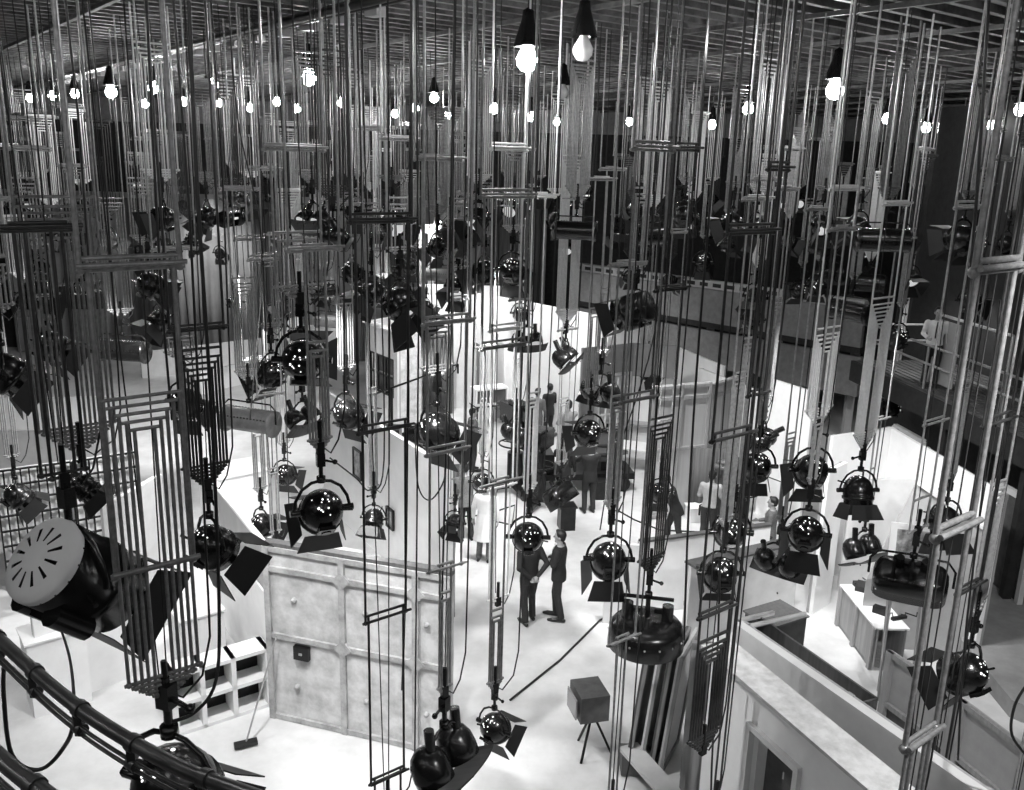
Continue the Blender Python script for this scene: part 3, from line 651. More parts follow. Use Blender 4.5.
def mk_trough(L=.85, mt='lamp_grey'):
    m = MB(); n = 12
    def ring(x, rr): return [(x, rr*math.sin(R(-110+220*i/n)), rr*math.cos(R(-110+220*i/n))) for i in range(n+1)]
    for (r0, r1) in ((.2, .185),):
        a, b, c, d = ring(-L/2, r0), ring(L/2, r0), ring(-L/2, r1), ring(L/2, r1); vs = a+b+c+d; k = n+1
        fs = [(i, i+1, k+i+1, k+i) for i in range(n)]+[(2*k+i, 3*k+i, 3*k+i+1, 2*k+i+1) for i in range(n)]+[(0, k, 3*k, 2*k), (n, 2*k+n, 3*k+n, k+n)]
        m.add(vs, fs, True)
    for x in (-L/2, L/2): m.lathe([(x-.012, .002), (x-.012, .21), (x+.012, .21), (x+.012, .002)], 20, 'X')
    m.mi = 1
    for i in range(14):
        x = -L*.45+L*.9*i/13
        for t in (-48, 48): m.box((x, .203*math.sin(R(t)), .203*math.cos(R(t))), (.025, .02, .012), Matrix.Rotation(R(-t), 3, 'X'))
    return m.mesh('housing', [mt, 'metal_black'])
def trough(p, yaw, pitch, sc, label, mt='lamp_grey', L=.85, group=None):
    r = rootlamp('trough_floodlight', p, yaw, sc, label, 'floodlight', group)
    link('spigot', cached('spig', mk_spigot), r)
    def yk(): m = MB(); m.path([(-L/2-.04, 0, 0), (-L/2-.04, 0, .22), (-L/2+.05, 0, .3), (L/2-.05, 0, .3), (L/2+.04, 0, .22), (L/2+.04, 0, 0)], .014, 6); return m.mesh('yoke', 'lamp_black')
    link('yoke', cached(('ty', L), yk), r, (0, 0, -HK)); h = tilt(link('housing', cached(('tr', mt, L), lambda: mk_trough(L, mt)), r), pitch-90)
    m = MB(); 
    def tb(): m = MB(); m.tube((-L*.42, 0, -.02), (L*.42, 0, -.02), .03, 8); return m.mesh('lamp_tube', 'lens_lit')
    link('lamp_tube', cached(('tt', L), tb), h); return r
def mk_softbox():
    m = MB(); sec = [(-.16, .9), (-.2, .8), (-.1, 1.0), (.2, 1.0), (.22, .96)]; vs = []; n = 24
    def se(a, rx, ry): c, s = math.cos(a), math.sin(a); e = .45; return (rx*math.copysign(abs(c)**e, c), ry*math.copysign(abs(s)**e, s))
    prof = [(-.2, .02), (-.2, .75), (-.15, .92), (-.05, 1), (.2, 1), (.2, .94), (-.03, .94), (-.04, .02)]
    for (y, k) in prof:
        for i in range(n): x, z = se(2*math.pi*i/n, .42*k, .22*k); vs.append((x, y, z))
    m.add(vs, [(i*n+k, i*n+(k+1) % n, (i+1)*n+(k+1) % n, (i+1)*n+k) for i in range(len(prof)-1) for k in range(n)], True)
    for x in (-.2, 0, .2): m.box((x, -.2, 0), (.03, .05, .34))
    for s in (-1, 1): m.tube((s*.14, -.18, .05), (s*.14, -.34, .08), .05, 10)
    return m.mesh('housing', 'lamp_black')
def softbox(p, yaw, pitch, sc, label, group=None):
    r = rootlamp('softbox_floodlight', p, yaw, sc, label, 'floodlight', group)
    link('spigot', cached('spig', mk_spigot), r)
    def yk(): m = MB(); m.path([(-.47, 0, 0), (-.47, 0, .2), (-.38, 0, .31), (0, 0, .33), (.38, 0, .31), (.47, 0, .2), (.47, 0, 0)], .016, 6); return m.mesh('yoke', 'lamp_black')
    link('yoke', cached('sy', yk), r, (0, 0, -HK)); h = tilt(link('housing', cached('soft', mk_softbox), r), pitch)
    def le(): m = MB(); m.box((0, 0, 0), (.74, .01, .38)); return m.mesh('diffuser', 'lens_lit')
    link('diffuser', cached('softl', le), h, (0, .05, 0)); return r
def big_lamp(p, yaw, pitch, sc, label, disc='lamp_silver', hook=.75):
    r = rootlamp('large_fresnel_lamp', p, yaw, sc, label, 'spotlight'); H = hook
    m = MB(); m.tube((0, 0, -.32), (0, 0, 0), .03, 8); m.box((0, 0, -.12), (.1, .09, .16)); m.build('spigot', 'lamp_black', r)
    m = MB(); m.path([(x*1.5, y, z*1.4) for x, y, z in yoke_pts(.27)], .022, 8); o = m.build('yoke', 'lamp_black', r); o.location = (0, 0, -H)
    m = MB(); m.lathe([(-.3, .002), (-.3, .3), (-.27, .335), (.1, .335), (.1, .35), (.2, .35), (.22, .33), (.42, .33), (.42, .3), (.2, .29), (.18, .002)], 32)
    for s in (-1, 1): m.tube((s*.2, -.15, -.32), (s*.2, .2, -.32), .09, 10)
    m.box((0, .1, -.34), (.3, .3, .1)); m.tube((.33, -.05, -.1), (.46, -.05, -.14), .02); h = tilt(m.build('housing', 'lamp_black', r), pitch, -H)
    # vented back disc: a plate with real elongated openings, black chamber behind
    m = MB(); n = 12; rr = [(.03, -.392), (.09, -.39), (.12, -.385), (.235, -.365), (.275, -.35), (.325, -.33), (.335, -.3), (.335, -.26)]
    N = n*4; vs = []
    for (q, y) in rr:
        for k in range(N): t = 2*math.pi*k/N; vs.append((q*math.cos(t), y, q*math.sin(t)))
    fs = []
    for i in range(len(rr)-1):
        for k in range(N):
            if i == 2 and k % 4 == 0: continue
            fs.append((i*N+k, i*N+(k+1) % N, (i+1)*N+(k+1) % N, (i+1)*N+k))
    m.add(vs, fs, True); m.add([vs[k] for k in range(N)], [tuple(range(N))]); m.build('vented_disc', disc, h)
    m = MB(); m.lathe([(-.31, .002), (-.31, .27)], 24); m.build('dark_chamber', 'metal_black', h)
    m = MB(); m.lathe([(.4, .001), (.4, .29), (.41, .29), (.44, .001)], 24); m.build('lens', 'lens_lit', h)
    doors(h, .42, .33, (8, 12, 8, 8), .3)
    return r
def pan_lamp(p, yaw, sc, label):
    r = rootlamp('pan_floodlight', p, yaw, sc, label, 'floodlight'); link('spigot', cached('spig', mk_spigot), r)
    m = MB(); m.lathe([(-.98, .44), (-.96, .46), (-.72, .45), (-.66, .4), (-.62, .25), (-.6, .002)], 32, 'Z', sx=1.0); m.lathe([(-.95, .43), (-.75, .42), (-.7, .002)], 32, 'Z')
    h = m.build('housing', 'lamp_black', r); m = MB()
    for i in range(16): t = 2*math.pi*i/16; m.ball((.455*math.cos(t), .455*math.sin(t), -.8), .013, 6)
    m.build('rivet', 'lamp_silver', r)
    for s in (-1, 1): m = MB(); m.tube((s*.24, 0, -.66), (s*.24, 0, -.42), .07, 12); m.box((s*.13, 0, -.5), (.1, .06, .05)); m.build('chimney', 'lamp_black', r)
    m = MB(); m.tube((-.3, 0, -.34), (.3, 0, -.34), .025); m.tube((0, 0, -.34), (0, 0, -.6), .03); m.build('yoke', 'lamp_black', r)
    m = MB(); m.lathe([(-.93, .001), (-.93, .42)], 24, 'Z'); m.build('diffuser', 'lens_lit', r); return r
MAKERS = dict(f=fresnel, t=twin, s=softbox)
REAL = dict(f=.42, t=.62, s=.84, g=.85, k=.85)

# near lamps: type, px, py of the housing centre, width in px, yaw, pitch, lamp label, hoist (bars, pack_top, n, W, material, wpack) or None, options
NEAR = [
 ('f', 322, 510, 46, -25, 38, 'large ball-shaped spotlight with barn doors over the panelled flat', dict(bars=(250,), pack=345, n=3, W=.5, wpack=.2)),
 ('f', 285, 474, 21, 10, 35, 'small dark ball spotlight in front of the picture wall', dict(bars=(235,), pack=320, n=3, W=.5, wpack=.25)),
 ('f', 347, 413, 29, 35, 35, 'black ball spotlight with open barn doors beside the grey twin lamp', dict(bars=(205,), pack=300, n=3, W=.5, wpack=.25)),
 ('t', 303, 418, 38, 120, 40, 'greyish twin spotlight behind the cylinder floodlight', dict(bars=(240,), pack=285, n=4, W=.5, wpack=.35)),
 ('f', 262, 524, 24, 40, 35, 'smallest spotlight above the grey coped wall', dict(bars=(240, 360), pack=430, n=3, W=.45, wpack=.2)),
 ('f', 277, 563, 22, 10, 40, 'tiny black spotlight at the corner of the panelled flat', dict(bars=(260, 395), pack=470, n=2, W=.45, wpack=.15)),
 ('f', 374, 518, 21, 190, 60, 'small glaring spotlight lit towards us beside the wall picture', dict(bars=(222,), pack=390, n=2, W=.5, wpack=.12, y=12), dict(hot=True)),
 ('f', 437, 430, 38, 40, 40, 'big black spotlight with dangling flaps near the man in a tweed jacket', dict(bars=(160,), pack=323, n=4, W=.6, wpack=.4)),
 ('f', 455, 522, 18, 200, 45, 'tiny spotlight with one square flap over the bright floor', dict(bars=(300, 452), pack=480, n=1, W=.4, wpack=.2)),
 ('f', 482, 482, 20, 0, 45, 'small ball spotlight hiding the head of the man in the white coat', dict(bars=(197, 347), pack=400, n=2, W=.5, wpack=.15), dict(bd=False)),
 ('t', 515, 434, 34, 60, 40, 'black twin floodlight beside the tweed-jacketed man', dict(bars=(150, 300), pack=360, n=2, W=.5, wpack=.15)),
 ('s', 560, 495, 44, 120, 50, 'ribbed black box floodlight tilted over the studio floor', dict(bars=(200, 330), pack=400, n=3, W=.5, wpack=.25)),
 ('f', 528, 537, 33, 0, 30, 'speckled ball spotlight above the man in black', dict(bars=(197,), pack=395, n=6, W=.5, wpack=.2, mt='tube_bright'), dict(bd=False)),
 ('f', 609, 559, 38, 0, 55, 'speckled ball spotlight with a snout over the open floor', dict(bars=(265,), pack=398, n=4, W=.5, wpack=.22), dict(l=.3)),
 ('f', 589, 432, 27, -20, 30, 'round spotlight in a wide yoke over the camera crew', dict(bars=(180,), pack=310, n=3, W=.5, wpack=.25)),
 ('t', 600, 391, 38, 30, 50, 'twin black floodlight in front of the bright window', dict(bars=(170,), pack=290, n=2, W=.5, wpack=.2)),
 ('f', 660, 492, 21, 0, 40, 'small clustered spotlight in front of the plywood flat', dict(bars=(233, 420), pack=440, n=2, W=.4, wpack=.15)),
 ('k', 646, 632, 78, 10, 0, 'wide black pan floodlight with chimneys over the stacked flats', dict(bars=(150, 290), pack=420, n=5, W=.55, wpack=.4, mt='tube_dark')),
 ('f', 721, 573, 36, 0, 50, 'black spotlight with a shiny lower rim by the low partition', dict(bars=(200,), pack=375, n=4, W=.5, wpack=.22), dict(l=.12)),
 ('f', 731, 532, 33, 0, 35, 'glossy ball spotlight just above the rim-lit one', dict(bars=(180,), pack=340, n=4, W=.5, wpack=.25), dict(bd=False)),
 ('t', 762, 440, 38, 300, 10, 'paired reflector lamps with bright rims', dict(bars=(150,), pack=300, n=4, W=.5, wpack=.3), dict(shield=False)),
 ('f', 757, 466, 30, 0, 45, 'dark ball spotlight under the paired reflectors', dict(bars=(190,), pack=330, n=3, W=.5, wpack=.2)),
 ('t', 777, 562, 44, 40, 40, 'clustered black lamp beside the open barn doors', dict(bars=(210,), pack=435, n=4, W=.5, wpack=.22)),
 ('f', 806, 532, 36, 20, 48, 'black spotlight with wide open barn doors and a thin yoke', dict(bars=(230,), pack=420, n=3, W=.5, wpack=.16), dict(l=.34)),
 ('f', 812, 470, 34, 0, 40, 'wide-yoked spotlight under a thick nested tube column', dict(bars=(190,), pack=330, n=6, W=.6, wpack=.55, mt='tube_bright')),
 ('f', 858, 490, 31, 175, 75, 'black spotlight with a flared skirt in front of the white room', dict(bars=(205,), pack=300, n=7, W=.62, wpack=.55, mt='tube_bright'), dict(l=.22)),
 ('t', 862, 548, 42, 150, 60, 'twin domed floodlight hanging over the roofless room', dict(bars=(240, 420), pack=470, n=1, W=.45, wpack=.12)),
 ('f', 944, 520, 31, 170, 70, 'black domed spotlight with a broad skirt beside the double crossbar', dict(bars=(160,), pack=385, n=3, W=.5, wpack=.25), dict(l=.3)),
 ('s', 910, 580, 76, 25, 55, 'large rounded black box floodlight above the timber chest', dict(bars=(208, 423), pack=500, n=1, W=.5, wpack=.4)),
 ('f', 966, 672, 46, -35, 40, 'perforated black ball spotlight over the framed panels', dict(bars=(270,), pack=485, n=5, W=.5, wpack=.3)),
 ('f', 892, 408, 17, 300, 10, 'little spotlight glinting under the gallery rail', dict(bars=(150,), pack=300, n=3, W=.5, wpack=.2)),
 ('f', 897, 338, 21, 340, 40, 'shiny round spotlight beside the man on the gallery', dict(bars=(150,), pack=230, n=3, W=.5, wpack=.3), dict(bd=False)),
 ('t', 444, 757, 84, 120, 60, 'large twin floodlight with a riveted shield beside the panelled flat', dict(bars=(323, 452, 568), pack=595, n=3, W=.5, wpack=.13, y=8.0)),
 ('f', 494, 727, 33, 35, 45, 'black spotlight with silver trim and flaps by the riveted twin lamp', dict(bars=(197, 347, 483), pack=612, n=3, W=.62, wpack=.17, mt='tube_grey')),
 ('f', 302, 360, 42, 0, 10, 'large spotlight with a spoked back among black lamps', dict(bars=(150,), pack=235, n=4, W=.6, wpack=.5)),
 ('f', 272, 372, 28, -60, 30, 'black spotlight clustered beside the spoked one', dict(bars=(170,), pack=255, n=4, W=.5, wpack=.4)),
 ('g', 330, 322, 30, 20, 70, 'small trough floodlight in front of the boxed set', dict(bars=(160,), pack=250, n=3, W=.5, wpack=.25)),
 ('g', 250, 421, 58, 20, 75, 'grey perforated cylinder floodlight above the grey coped wall', dict(bars=(190,), pack=280, n=5, W=.55, wpack=.35)),
 ('f', 400, 303, 32, 120, 50, 'black spotlight with big flaps above the boxed set', dict(bars=(140,), pack=200, n=3, W=.5, wpack=.35), dict(l=.36)),
 ('f', 372, 292, 25, 240, 40, 'round black spotlight next to the big-flapped one', dict(bars=(130,), pack=205, n=3, W=.5, wpack=.3)),
 ('f', 352, 272, 21, 60, 40, 'dark spotlight high behind the boxed set', dict(bars=(130,), pack=190, n=4, W=.5, wpack=.35)),
 ('g', 442, 276, 30, 10, 70, 'outlined trough floodlight above the double door wall', dict(bars=(125,), pack=190, n=3, W=.5, wpack=.3)),
 ('f', 458, 287, 21, 200, 40, 'small spotlight with flaps under the outlined trough', dict(bars=(135,), pack=200, n=3, W=.5, wpack=.3)),
 ('f', 484, 271, 22, 300, 30, 'ball spotlight in a round yoke over the blank white wall', dict(bars=(120,), pack=180, n=3, W=.5, wpack=.35)),
 ('f', 470, 235, 22, 240, 20, 'upward-flapped spotlight high before the cyclorama', dict(bars=(), pack=150, n=4, W=.5, wpack=.4)),
 ('f', 512, 270, 24, 20, 40, 'wide spotlight over the blank white backing wall', dict(bars=(), pack=150, n=4, W=.5, wpack=.4)),
 ('t', 565, 357, 34, 110, 40, 'tangled twin floodlight left of the window set', dict(bars=(), pack=157, n=7, W=.55, wpack=.5, mt='tube_bright')),
 ('f', 520, 313, 14, 0, 50, 'tiny drop spotlight against the blank white wall', dict(bars=(100,), pack=200, n=1, W=.4, wpack=.2), dict(bd=False)),
 ('t', 527, 340, 28, 170, 50, 'small twin floodlight against the blank white wall', dict(bars=(197,), pack=250, n=1, W=.5, wpack=.2)),
 ('f', 647, 372, 15, 130, 40, 'tiny spotlight with one flap before the grey-banded wall', dict(bars=(120,), pack=230, n=2, W=.5, wpack=.2)),
 ('f', 17, 495, 26, 60, 50, 'black spotlight with a flap before the latticed window', dict(bars=(220,), pack=330, n=3, W=.5, wpack=.2)),
 ('f', 211, 545, 46, 45, 45, 'heavy black spotlight with open flaps above the grey coping', dict(bars=(330,), pack=352, n=6, W=.5, wpack=.42, mt='tube_dark'), dict(l=.3)),
 ('f', 84, 487, 27, 80, 45, 'clamped spotlight under the nested tubes by the latticed windows', dict(bars=(), pack=200, n=7, W=.68, wpack=.66, y=8.0, mt='tube_grey', py=452)),
 ('f', 4, 372, 40, 60, 40, 'large black spotlight at the very edge by the white wall band', dict(bars=(200,), pack=260, n=3, W=.5, wpack=.3)),
 ('f', 35, 294, 28, 60, 20, 'dark round spotlight over the far empty floor', dict(bars=(120,), pack=180, n=4, W=.6, wpack=.4)),
 ('g', 124, 351, 48, 10, 60, 'black trough floodlight behind the nested front tubes', dict(bars=(), pack=200, n=4, W=.5, wpack=.4), dict(mt='lamp_black')),
 ('f', 185, 402, 30, 10, 50, 'dark round spotlight behind the double-barred front hoist', dict(bars=(250,), pack=333, n=4, W=.6, wpack=.45)),
 ('f', 150, 285, 26, 70, 30, 'black spotlight with flaps among the upper tubes over the pale floor', dict(bars=(), pack=180, n=5, W=.5, wpack=.45)),
 ('f', 50, 345, 30, 40, 40, 'black spotlight over the white wall band', dict(bars=(150,), pack=240, n=3, W=.5, wpack=.35)),
 ('f', 233, 302, 12, 60, 40, 'tiny spotlight alone over the wide empty floor', dict(bars=(130,), pack=200, n=1, W=.4, wpack=.2)),
 ('f', 160, 320, 22, 220, 40, 'black spotlight under the flapped one over the pale floor', dict(bars=(140,), pack=215, n=4, W=.5, wpack=.4)),
 ('f', 800, 290, 16, 350, 20, 'small gleaming spotlight before the grey balcony', dict(bars=(140,), pack=200, n=3, W=.5, wpack=.35)),
 ('f', 817, 287, 17, 20, 20, 'second gleaming spotlight before the grey balcony', dict(bars=(130,), pack=190, n=4, W=.5, wpack=.4)),
 ('f', 703, 262, 15, 20, 50, 'round dark spotlight against the black far wall', dict(bars=(120,), pack=180, n=3, W=.5, wpack=.35)),
 ('g', 850, 312, 44, 60, 60, 'black trough floodlight before the dark gallery wall', dict(bars=(), pack=180, n=4, W=.5, wpack=.4), dict(mt='lamp_black')),
 ('g', 953, 210, 30, 60, 40, 'tilted silver trough floodlight high near the gallery', dict(bars=(), pack=120, n=3, W=.5, wpack=.35), dict(mt='lamp_silver')),
 ('f', 974, 243, 24, 340, 20, 'shiny spotlight below the tilted silver trough', dict(bars=(120,), pack=170, n=4, W=.5, wpack=.4)),
]
for row in NEAR:
    ty, px, py, s, yaw, pitch, lab, H = row[:8]; op = dict(row[8]) if len(row) > 8 else {}
    Y = H.get('y') or min(27.0, REAL[ty]*893/s)
    while atY(px, py, Y).z < 1.9 and Y > 6: Y -= .1
    sc = s*Y*1.0/893/REAL[ty]; P = atY(px, py, Y); z = P.z+HK*sc
    if ty == 'k': z = P.z+.8*sc
    loc = (P.x, P.y, z)
    if ty == 'f': fresnel(loc, yaw, pitch, sc, lab, **op)
    elif ty == 't': twin(loc, yaw, pitch, sc, lab, **op)
    elif ty == 's': softbox(loc, yaw, pitch, sc, lab)
    elif ty == 'g': trough(loc, yaw, pitch, sc, lab, **op)
    elif ty == 'k': pan_lamp(loc, yaw, sc, lab)
    bars = [zof(v, P.x, P.y) for v in H['bars']]; bars = [v for v in bars if v < CEIL-.3]
    pk = zof(H['pack'], P.x, P.y); pk = max(pk, z+.3)
    while bars and bars[-1] < z+.4: bars.pop()
    hoist(P.x, P.y, z+.04, ('hoist of the ' if len(lab.replace('-', ' ').split()) > 11 else 'tube hoist carrying the ')+lab, bars, min(pk, CEIL-.5), H['n'], H['W'], H.get('mt', 'tube_steel'), wpack=H.get('wpack'))

# foreground hoists and lamps
def pxhoist(px, py, Y, bars, pack, n, W, label, mt='tube_steel', wpack=None, r=TR, **k):
    P = atY(px, py, Y); return hoist(P.x, P.y, P.z, label, [zof(b, P.x, P.y) for b in bars], None if pack is None else zof(pack, P.x, P.y), n, W, mt, wpack=wpack, r=r, **k)
h1 = pxhoist(166, 692, 5.6, (268, 567), 396, 5, .6, 'nearest tube hoist with a double crossbar and nested tubes over the curved rail', 'tube_grey', .48, .0125)
h1.rotation_euler.z = UANG
P = h1.location; big = fresnel((P.x, P.y, P.z+.12), 20, 60, 1.45, 'black domed lamp hanging under the nearest nested tubes, half behind the rail', l=.2)
PB = atY(34, 556, 6.0)
yw, pt = 32, 42
dirv = Vector((math.sin(R(yw))*math.cos(R(pt)), math.cos(R(yw))*math.cos(R(pt)), -math.sin(R(pt))))
SB = 1.0; cen = PB + dirv*.39*SB; 
bl_ = big_lamp((cen.x, cen.y, cen.z+.75*SB), yw, pt, SB, 'huge black foreground lamp with a pale vented back disc', 'set_white')
hoist(cen.x, cen.y, cen.z+.79*SB, 'tube hoist holding the huge vented foreground lamp', [zof(230, cen.x, cen.y)], None, 2, .5, 'tube_dark', wpack=.3)
PB = atY(652, 300, 12.5); yw, pt = 245, 25
dirv = Vector((math.sin(R(yw))*math.cos(R(pt)), math.cos(R(yw))*math.cos(R(pt)), -math.sin(R(pt)))); cen = PB+dirv*.3
big_lamp((cen.x, cen.y, cen.z+.5), 305, 22, .66, 'large black lamp with huge barn doors hanging over the window set', 'metal_black')
hoist(cen.x, cen.y, cen.z+.53, 'tube hoist holding the large black lamp over the window set', [zof(150, cen.x, cen.y)], zof(190, cen.x, cen.y), 4, .5, 'tube_steel', wpack=.3)
pxhoist(388, 800, 7.8, (222, 430, 617, 777), None, 1, .6, 'tall fully drawn-out hoist crossing the panelled flat with four crossbars', 'tube_dark', .3, cable=True)
pxhoist(703, 747, 7.6, (233, 437, 612), 640, 5, .62, 'hoist with a thick pale crossbar and nested tubes in front of the grained board', 'tube_dark', .42, .0135).rotation_euler.z = UANG
pxhoist(905, 830, 6.0, (270, 530, 738), None, 2, .62, 'thick white tube hoist drawn out in double-barred stages near the gallery', 'tube_grey', .36, .017)
pxhoist(1010, 840, 7.0, (100, 320, 520), None, 1, .6, 'drawn-out tube hoist beside the thick white one', 'tube_steel', .3)
pxhoist(932, 800, 7.6, (130, 423, 588), None, 1, .6, 'drawn-out dark hoist in front of the rounded box floodlight', 'tube_dark', .3)
pxhoist(612, 800, 8.2, (150, 400, 640), None, 1, .5, 'thin drawn-out hoist reaching the floor near the dark monitor', 'tube_grey', .12)
pxhoist(498, 600, 10.5, (150, 330, 487), None, 2, .5, 'pale drawn-out hoist beside the speckled ball spotlight', 'tube_bright', .3)
pxhoist(716, 800, 8.6, (170, 395,), None, 1, .3, 'slim hoist tube passing the low partition down to the grained board', 'tube_dark', .1)
# second stage lamp under the board hoist
P = atY(672, 752, 7.6)

# ------------------------------------------------------------------ far hoists and lamps (rows set out on the ceiling grid)
def col_of(px):
    for lim, nm in ((170, 'over the wide empty floor'), (340, 'before the pale cyclorama'), (520, 'above the white boxed sets'), (700, 'above the blank white wall and window set'), (860, 'before the grey balcony'), (2000, 'by the dark gallery wall')):
        if px < lim: return nm
nf = 0; cnt = {}
for i in range(-12, 16):
    for j in range(-3, 19):
        p = UAX*(i*1.9+.4) + VAX*(j*2.1+.9) + Vector((random.uniform(-.35, .35), random.uniform(-.35, .35), 0))
        if p.y < 12.5 or p.y > 34.5 or abs(p.x) > 20: continue
        v = Vector((p.x, p.y, 9-CAMH)); fx = 512+FOC*v.dot(CR)/v.dot(FWD)
        if fx < -20 or fx > 1045: continue
        if p.y < 17 and random.random() < .45: continue
        if p.y > 24 and random.random() < .25: continue
        # keep clear of the gallery deck
        near_mid = 18 > p.y
        pyb = random.choice((150, 170, 185, 205, 225, 245, 265, 285)) if not near_mid else random.choice((130, 150, 165, 190, 200))
        pyb += random.uniform(-10, 10); zb = min(zof(pyb, p.x, p.y), CEIL-2.3)
        q = Vector((p.x-G0.x, p.y-G0.y, 0))
        if q.dot(gn) > -1.0: zb = max(zb, 6.2)
        qb = Vector((p.x-A_BAL.x, p.y-A_BAL.y, 0)); qn = qb.dot(nr_BAL)
        if qn > -1.2 and qb.dot(dr_BAL) > -1: zb = max(zb, 5.9)
        band = 'nearer ranks' if p.y < 21 else ('middle ranks' if p.y < 28 else 'farthest ranks')
        full = CEIL-zb; L = random.uniform(1.7, 2.2); bars = []
        if full > L+.6:
            k = math.ceil((full-L)/2.1); bars = [CEIL-(full-L)*(a+1)/k for a in range(k)]
        retr = not bars
        lab = '%s tube hoist in the %s %s' % ('drawn-up' if retr else 'let-down', band, col_of(fx))
        gr = '%s hoists %s, %s' % ('drawn-up' if retr else 'let-down', col_of(fx), band)
        n = random.choice((4, 5, 6, 7)) if p.y < 26 else random.choice((3, 4, 5)); W = .6
        mt = random.choices(('tube_bright', 'tube_steel', 'tube_grey', 'tube_dark'), (2, 4, 3, 2))[0]
        hoist(p.x, p.y, zb, lab, bars, zb+L, n, W, mt, ropes=1, group=gr, cable=p.y < 24, wpack=.5)
        rr = random.random(); yaw = random.uniform(0, 360); pit = random.uniform(15, 60); sc = random.uniform(.75, 1.05)
        kind = 'spotlight' if rr < .7 else ('twin floodlight' if rr < .85 else 'trough floodlight')
        lab = 'black %s hung in the %s %s' % (kind, band, col_of(fx)); gr = '%ss %s, %s' % (kind, col_of(fx), band)
        if rr < .7: fresnel((p.x, p.y, zb-.04), yaw, pit, sc, lab, gr, simple=True)
        elif rr < .85: twin((p.x, p.y, zb-.04), yaw, pit, sc, lab, group=gr)
        else: trough((p.x, p.y, zb-.04), yaw, pit, sc*.9, lab, mt='lamp_black', group=gr)
        nf += 1
print('far hoists', nf)

# ------------------------------------------------------------------ bulbs under the ceiling
BULBS = [(527, 60, 9.3, 1, 1.25, 'brightest bare bulb under a black cone holder'), (583, 50, 9.45, 0, 1.25, 'unlit clear bulb in a black cone beside the brightest one'), (563, 92, 9.3, 0, 1.0, 'smaller unlit bulb in a black cone'), (309, 78, 9.4, 1, 1.2, 'bright bulb before the trunking end'), (214, 85, 9.5, 1, 1.0, 'bright bulb under the cable trunking'), (342, 103, 9.3, 1, 1.0, 'bright bulb above the boxed set'), (434, 98, 9.5, 1, 1.0, 'bright bulb over the double door wall'), (835, 90, 9.3, 1, 1.3, 'glaring large bulb before the balcony'), (748, 109, 9.3, 1, 1.1, 'bulb above the paired reflectors'), (887, 119, 9.3, 1, 1.0, 'bulb above the skirted spotlight'), (926, 128, 9.05, 1, .9, 'bulb over the gallery walkway'), (991, 125, 9.3, 1, 1.0, 'bulb beside the thick white tube'), (1020, 110, 9.3, 1, 1.0, 'bulb at the very edge beyond the thick white tube'), (840, 122, 9.4, 0, .8, 'unlit bulb below the glaring one'), (111, 92, 9.3, 1, .9, ''), (153, 88, 9.5, 1, .9, ''), (30, 98, 9.5, 1, .8, ''), (52, 96, 9.5, 1, .8, ''), (75, 94, 9.5, 1, .8, ''), (145, 104, 9.4, 1, .8, ''), (184, 102, 9.5, 1, .8, ''), (219, 103, 9.5, 1, .8, ''), (250, 108, 9.4, 1, .8, ''), (277, 102, 9.5, 1, .8, ''), (297, 109, 9.4, 1, .8, ''), (395, 114, 9.4, 1, .8, ''), (415, 108, 9.4, 1, .8, ''), (448, 115, 9.4, 1, .8, ''), (494, 109, 9.4, 1, .9, ''), (531, 117, 9.3, 1, .9, ''), (557, 122, 9.3, 1, .8, ''), (629, 122, 9.3, 1, .8, ''), (712, 125, 9.2, 1, .8, '')]
def mkb(on):
    m = MB(); m.lathe([(-.19, .001), (-.18, .045), (-.14, .078), (-.09, .085), (-.04, .06), (0, .035), (.03, .03)], 16, 'Z'); return m.mesh('bulb_glass', 'bulb_on' if on else 'bulb_off')
def mkc():
    m = MB(); m.lathe([(0, .125), (.03, .12), (.22, .06), (.24, .055), (.3, .05), (.33, .002)], 18, 'Z'); m.lathe([(0, .118), (.05, .1), (.2, .04)], 18, 'Z'); return m.mesh('cone_holder', 'lamp_black')
for px, py, z, on, sc, lab in BULBS:
    sc *= 1.12 if lab else 1.4
    p = atZ(px, py, z)
    if p.y > 35: p = atY(px, py, 35.0)
    root = empty('ceiling_bulb', (p.x, p.y, p.z+.1*sc), lab or 'small lit bulb in the far row beneath the ceiling', 'light bulb', None if lab else 'far row of ceiling bulbs')
    o = link('bulb_glass', cached('bulb%d' % on, lambda: mkb(on)), root); o.scale = (sc,)*3
    o = link('cone_holder', cached('cone', mkc), root); o.scale = (sc*.9,)*3
    m = MB(); m.tube((0, 0, .28*sc), (0, 0, max(.4, CEIL+.02-p.z-.1*sc)), .012); m.build('flex', 'rubber', root)

# ------------------------------------------------------------------ loose cables
def cable(pts, r, label, mt='rubber'):
    P = [atY(px, py, Y) for px, py, Y in pts]; root = P[0]; m = MB()
    sp = []
    for i in range(len(P)-1):
        a = P[max(i-1, 0)]; b = P[i]; c = P[i+1]; d = P[min(i+2, len(P)-1)]
        for k in range(6):
            t = k/6; sp.append(.5*((2*b)+(c-a)*t+(2*a-5*b+4*c-d)*t*t+(3*b-a-3*c+d)*t**3))
    sp.append(P[-1]); m.path([q-root for q in sp], r, 6); o = m.build('power_cable', mt); o.location = root; return tag(o, label, 'cable')
cable([(188, -20, 6), (198, 200, 6.0), (212, 420, 6.0), (219, 600, 6.0), (216, 680, 5.8), (195, 712, 5.7), (170, 722, 5.6)], .014, 'thick black cable dropping past the nested front tubes to the domed lamp')
cable([(146, -20, 7), (152, 120, 7.0), (162, 300, 7.0), (172, 420, 7)], .011, 'black cable hanging behind the double-barred front hoist')
cable([(412, -20, 8), (409, 250, 8), (406, 560, 8), (402, 690, 8)], .011, 'long black cable hanging in front of the panelled flat')
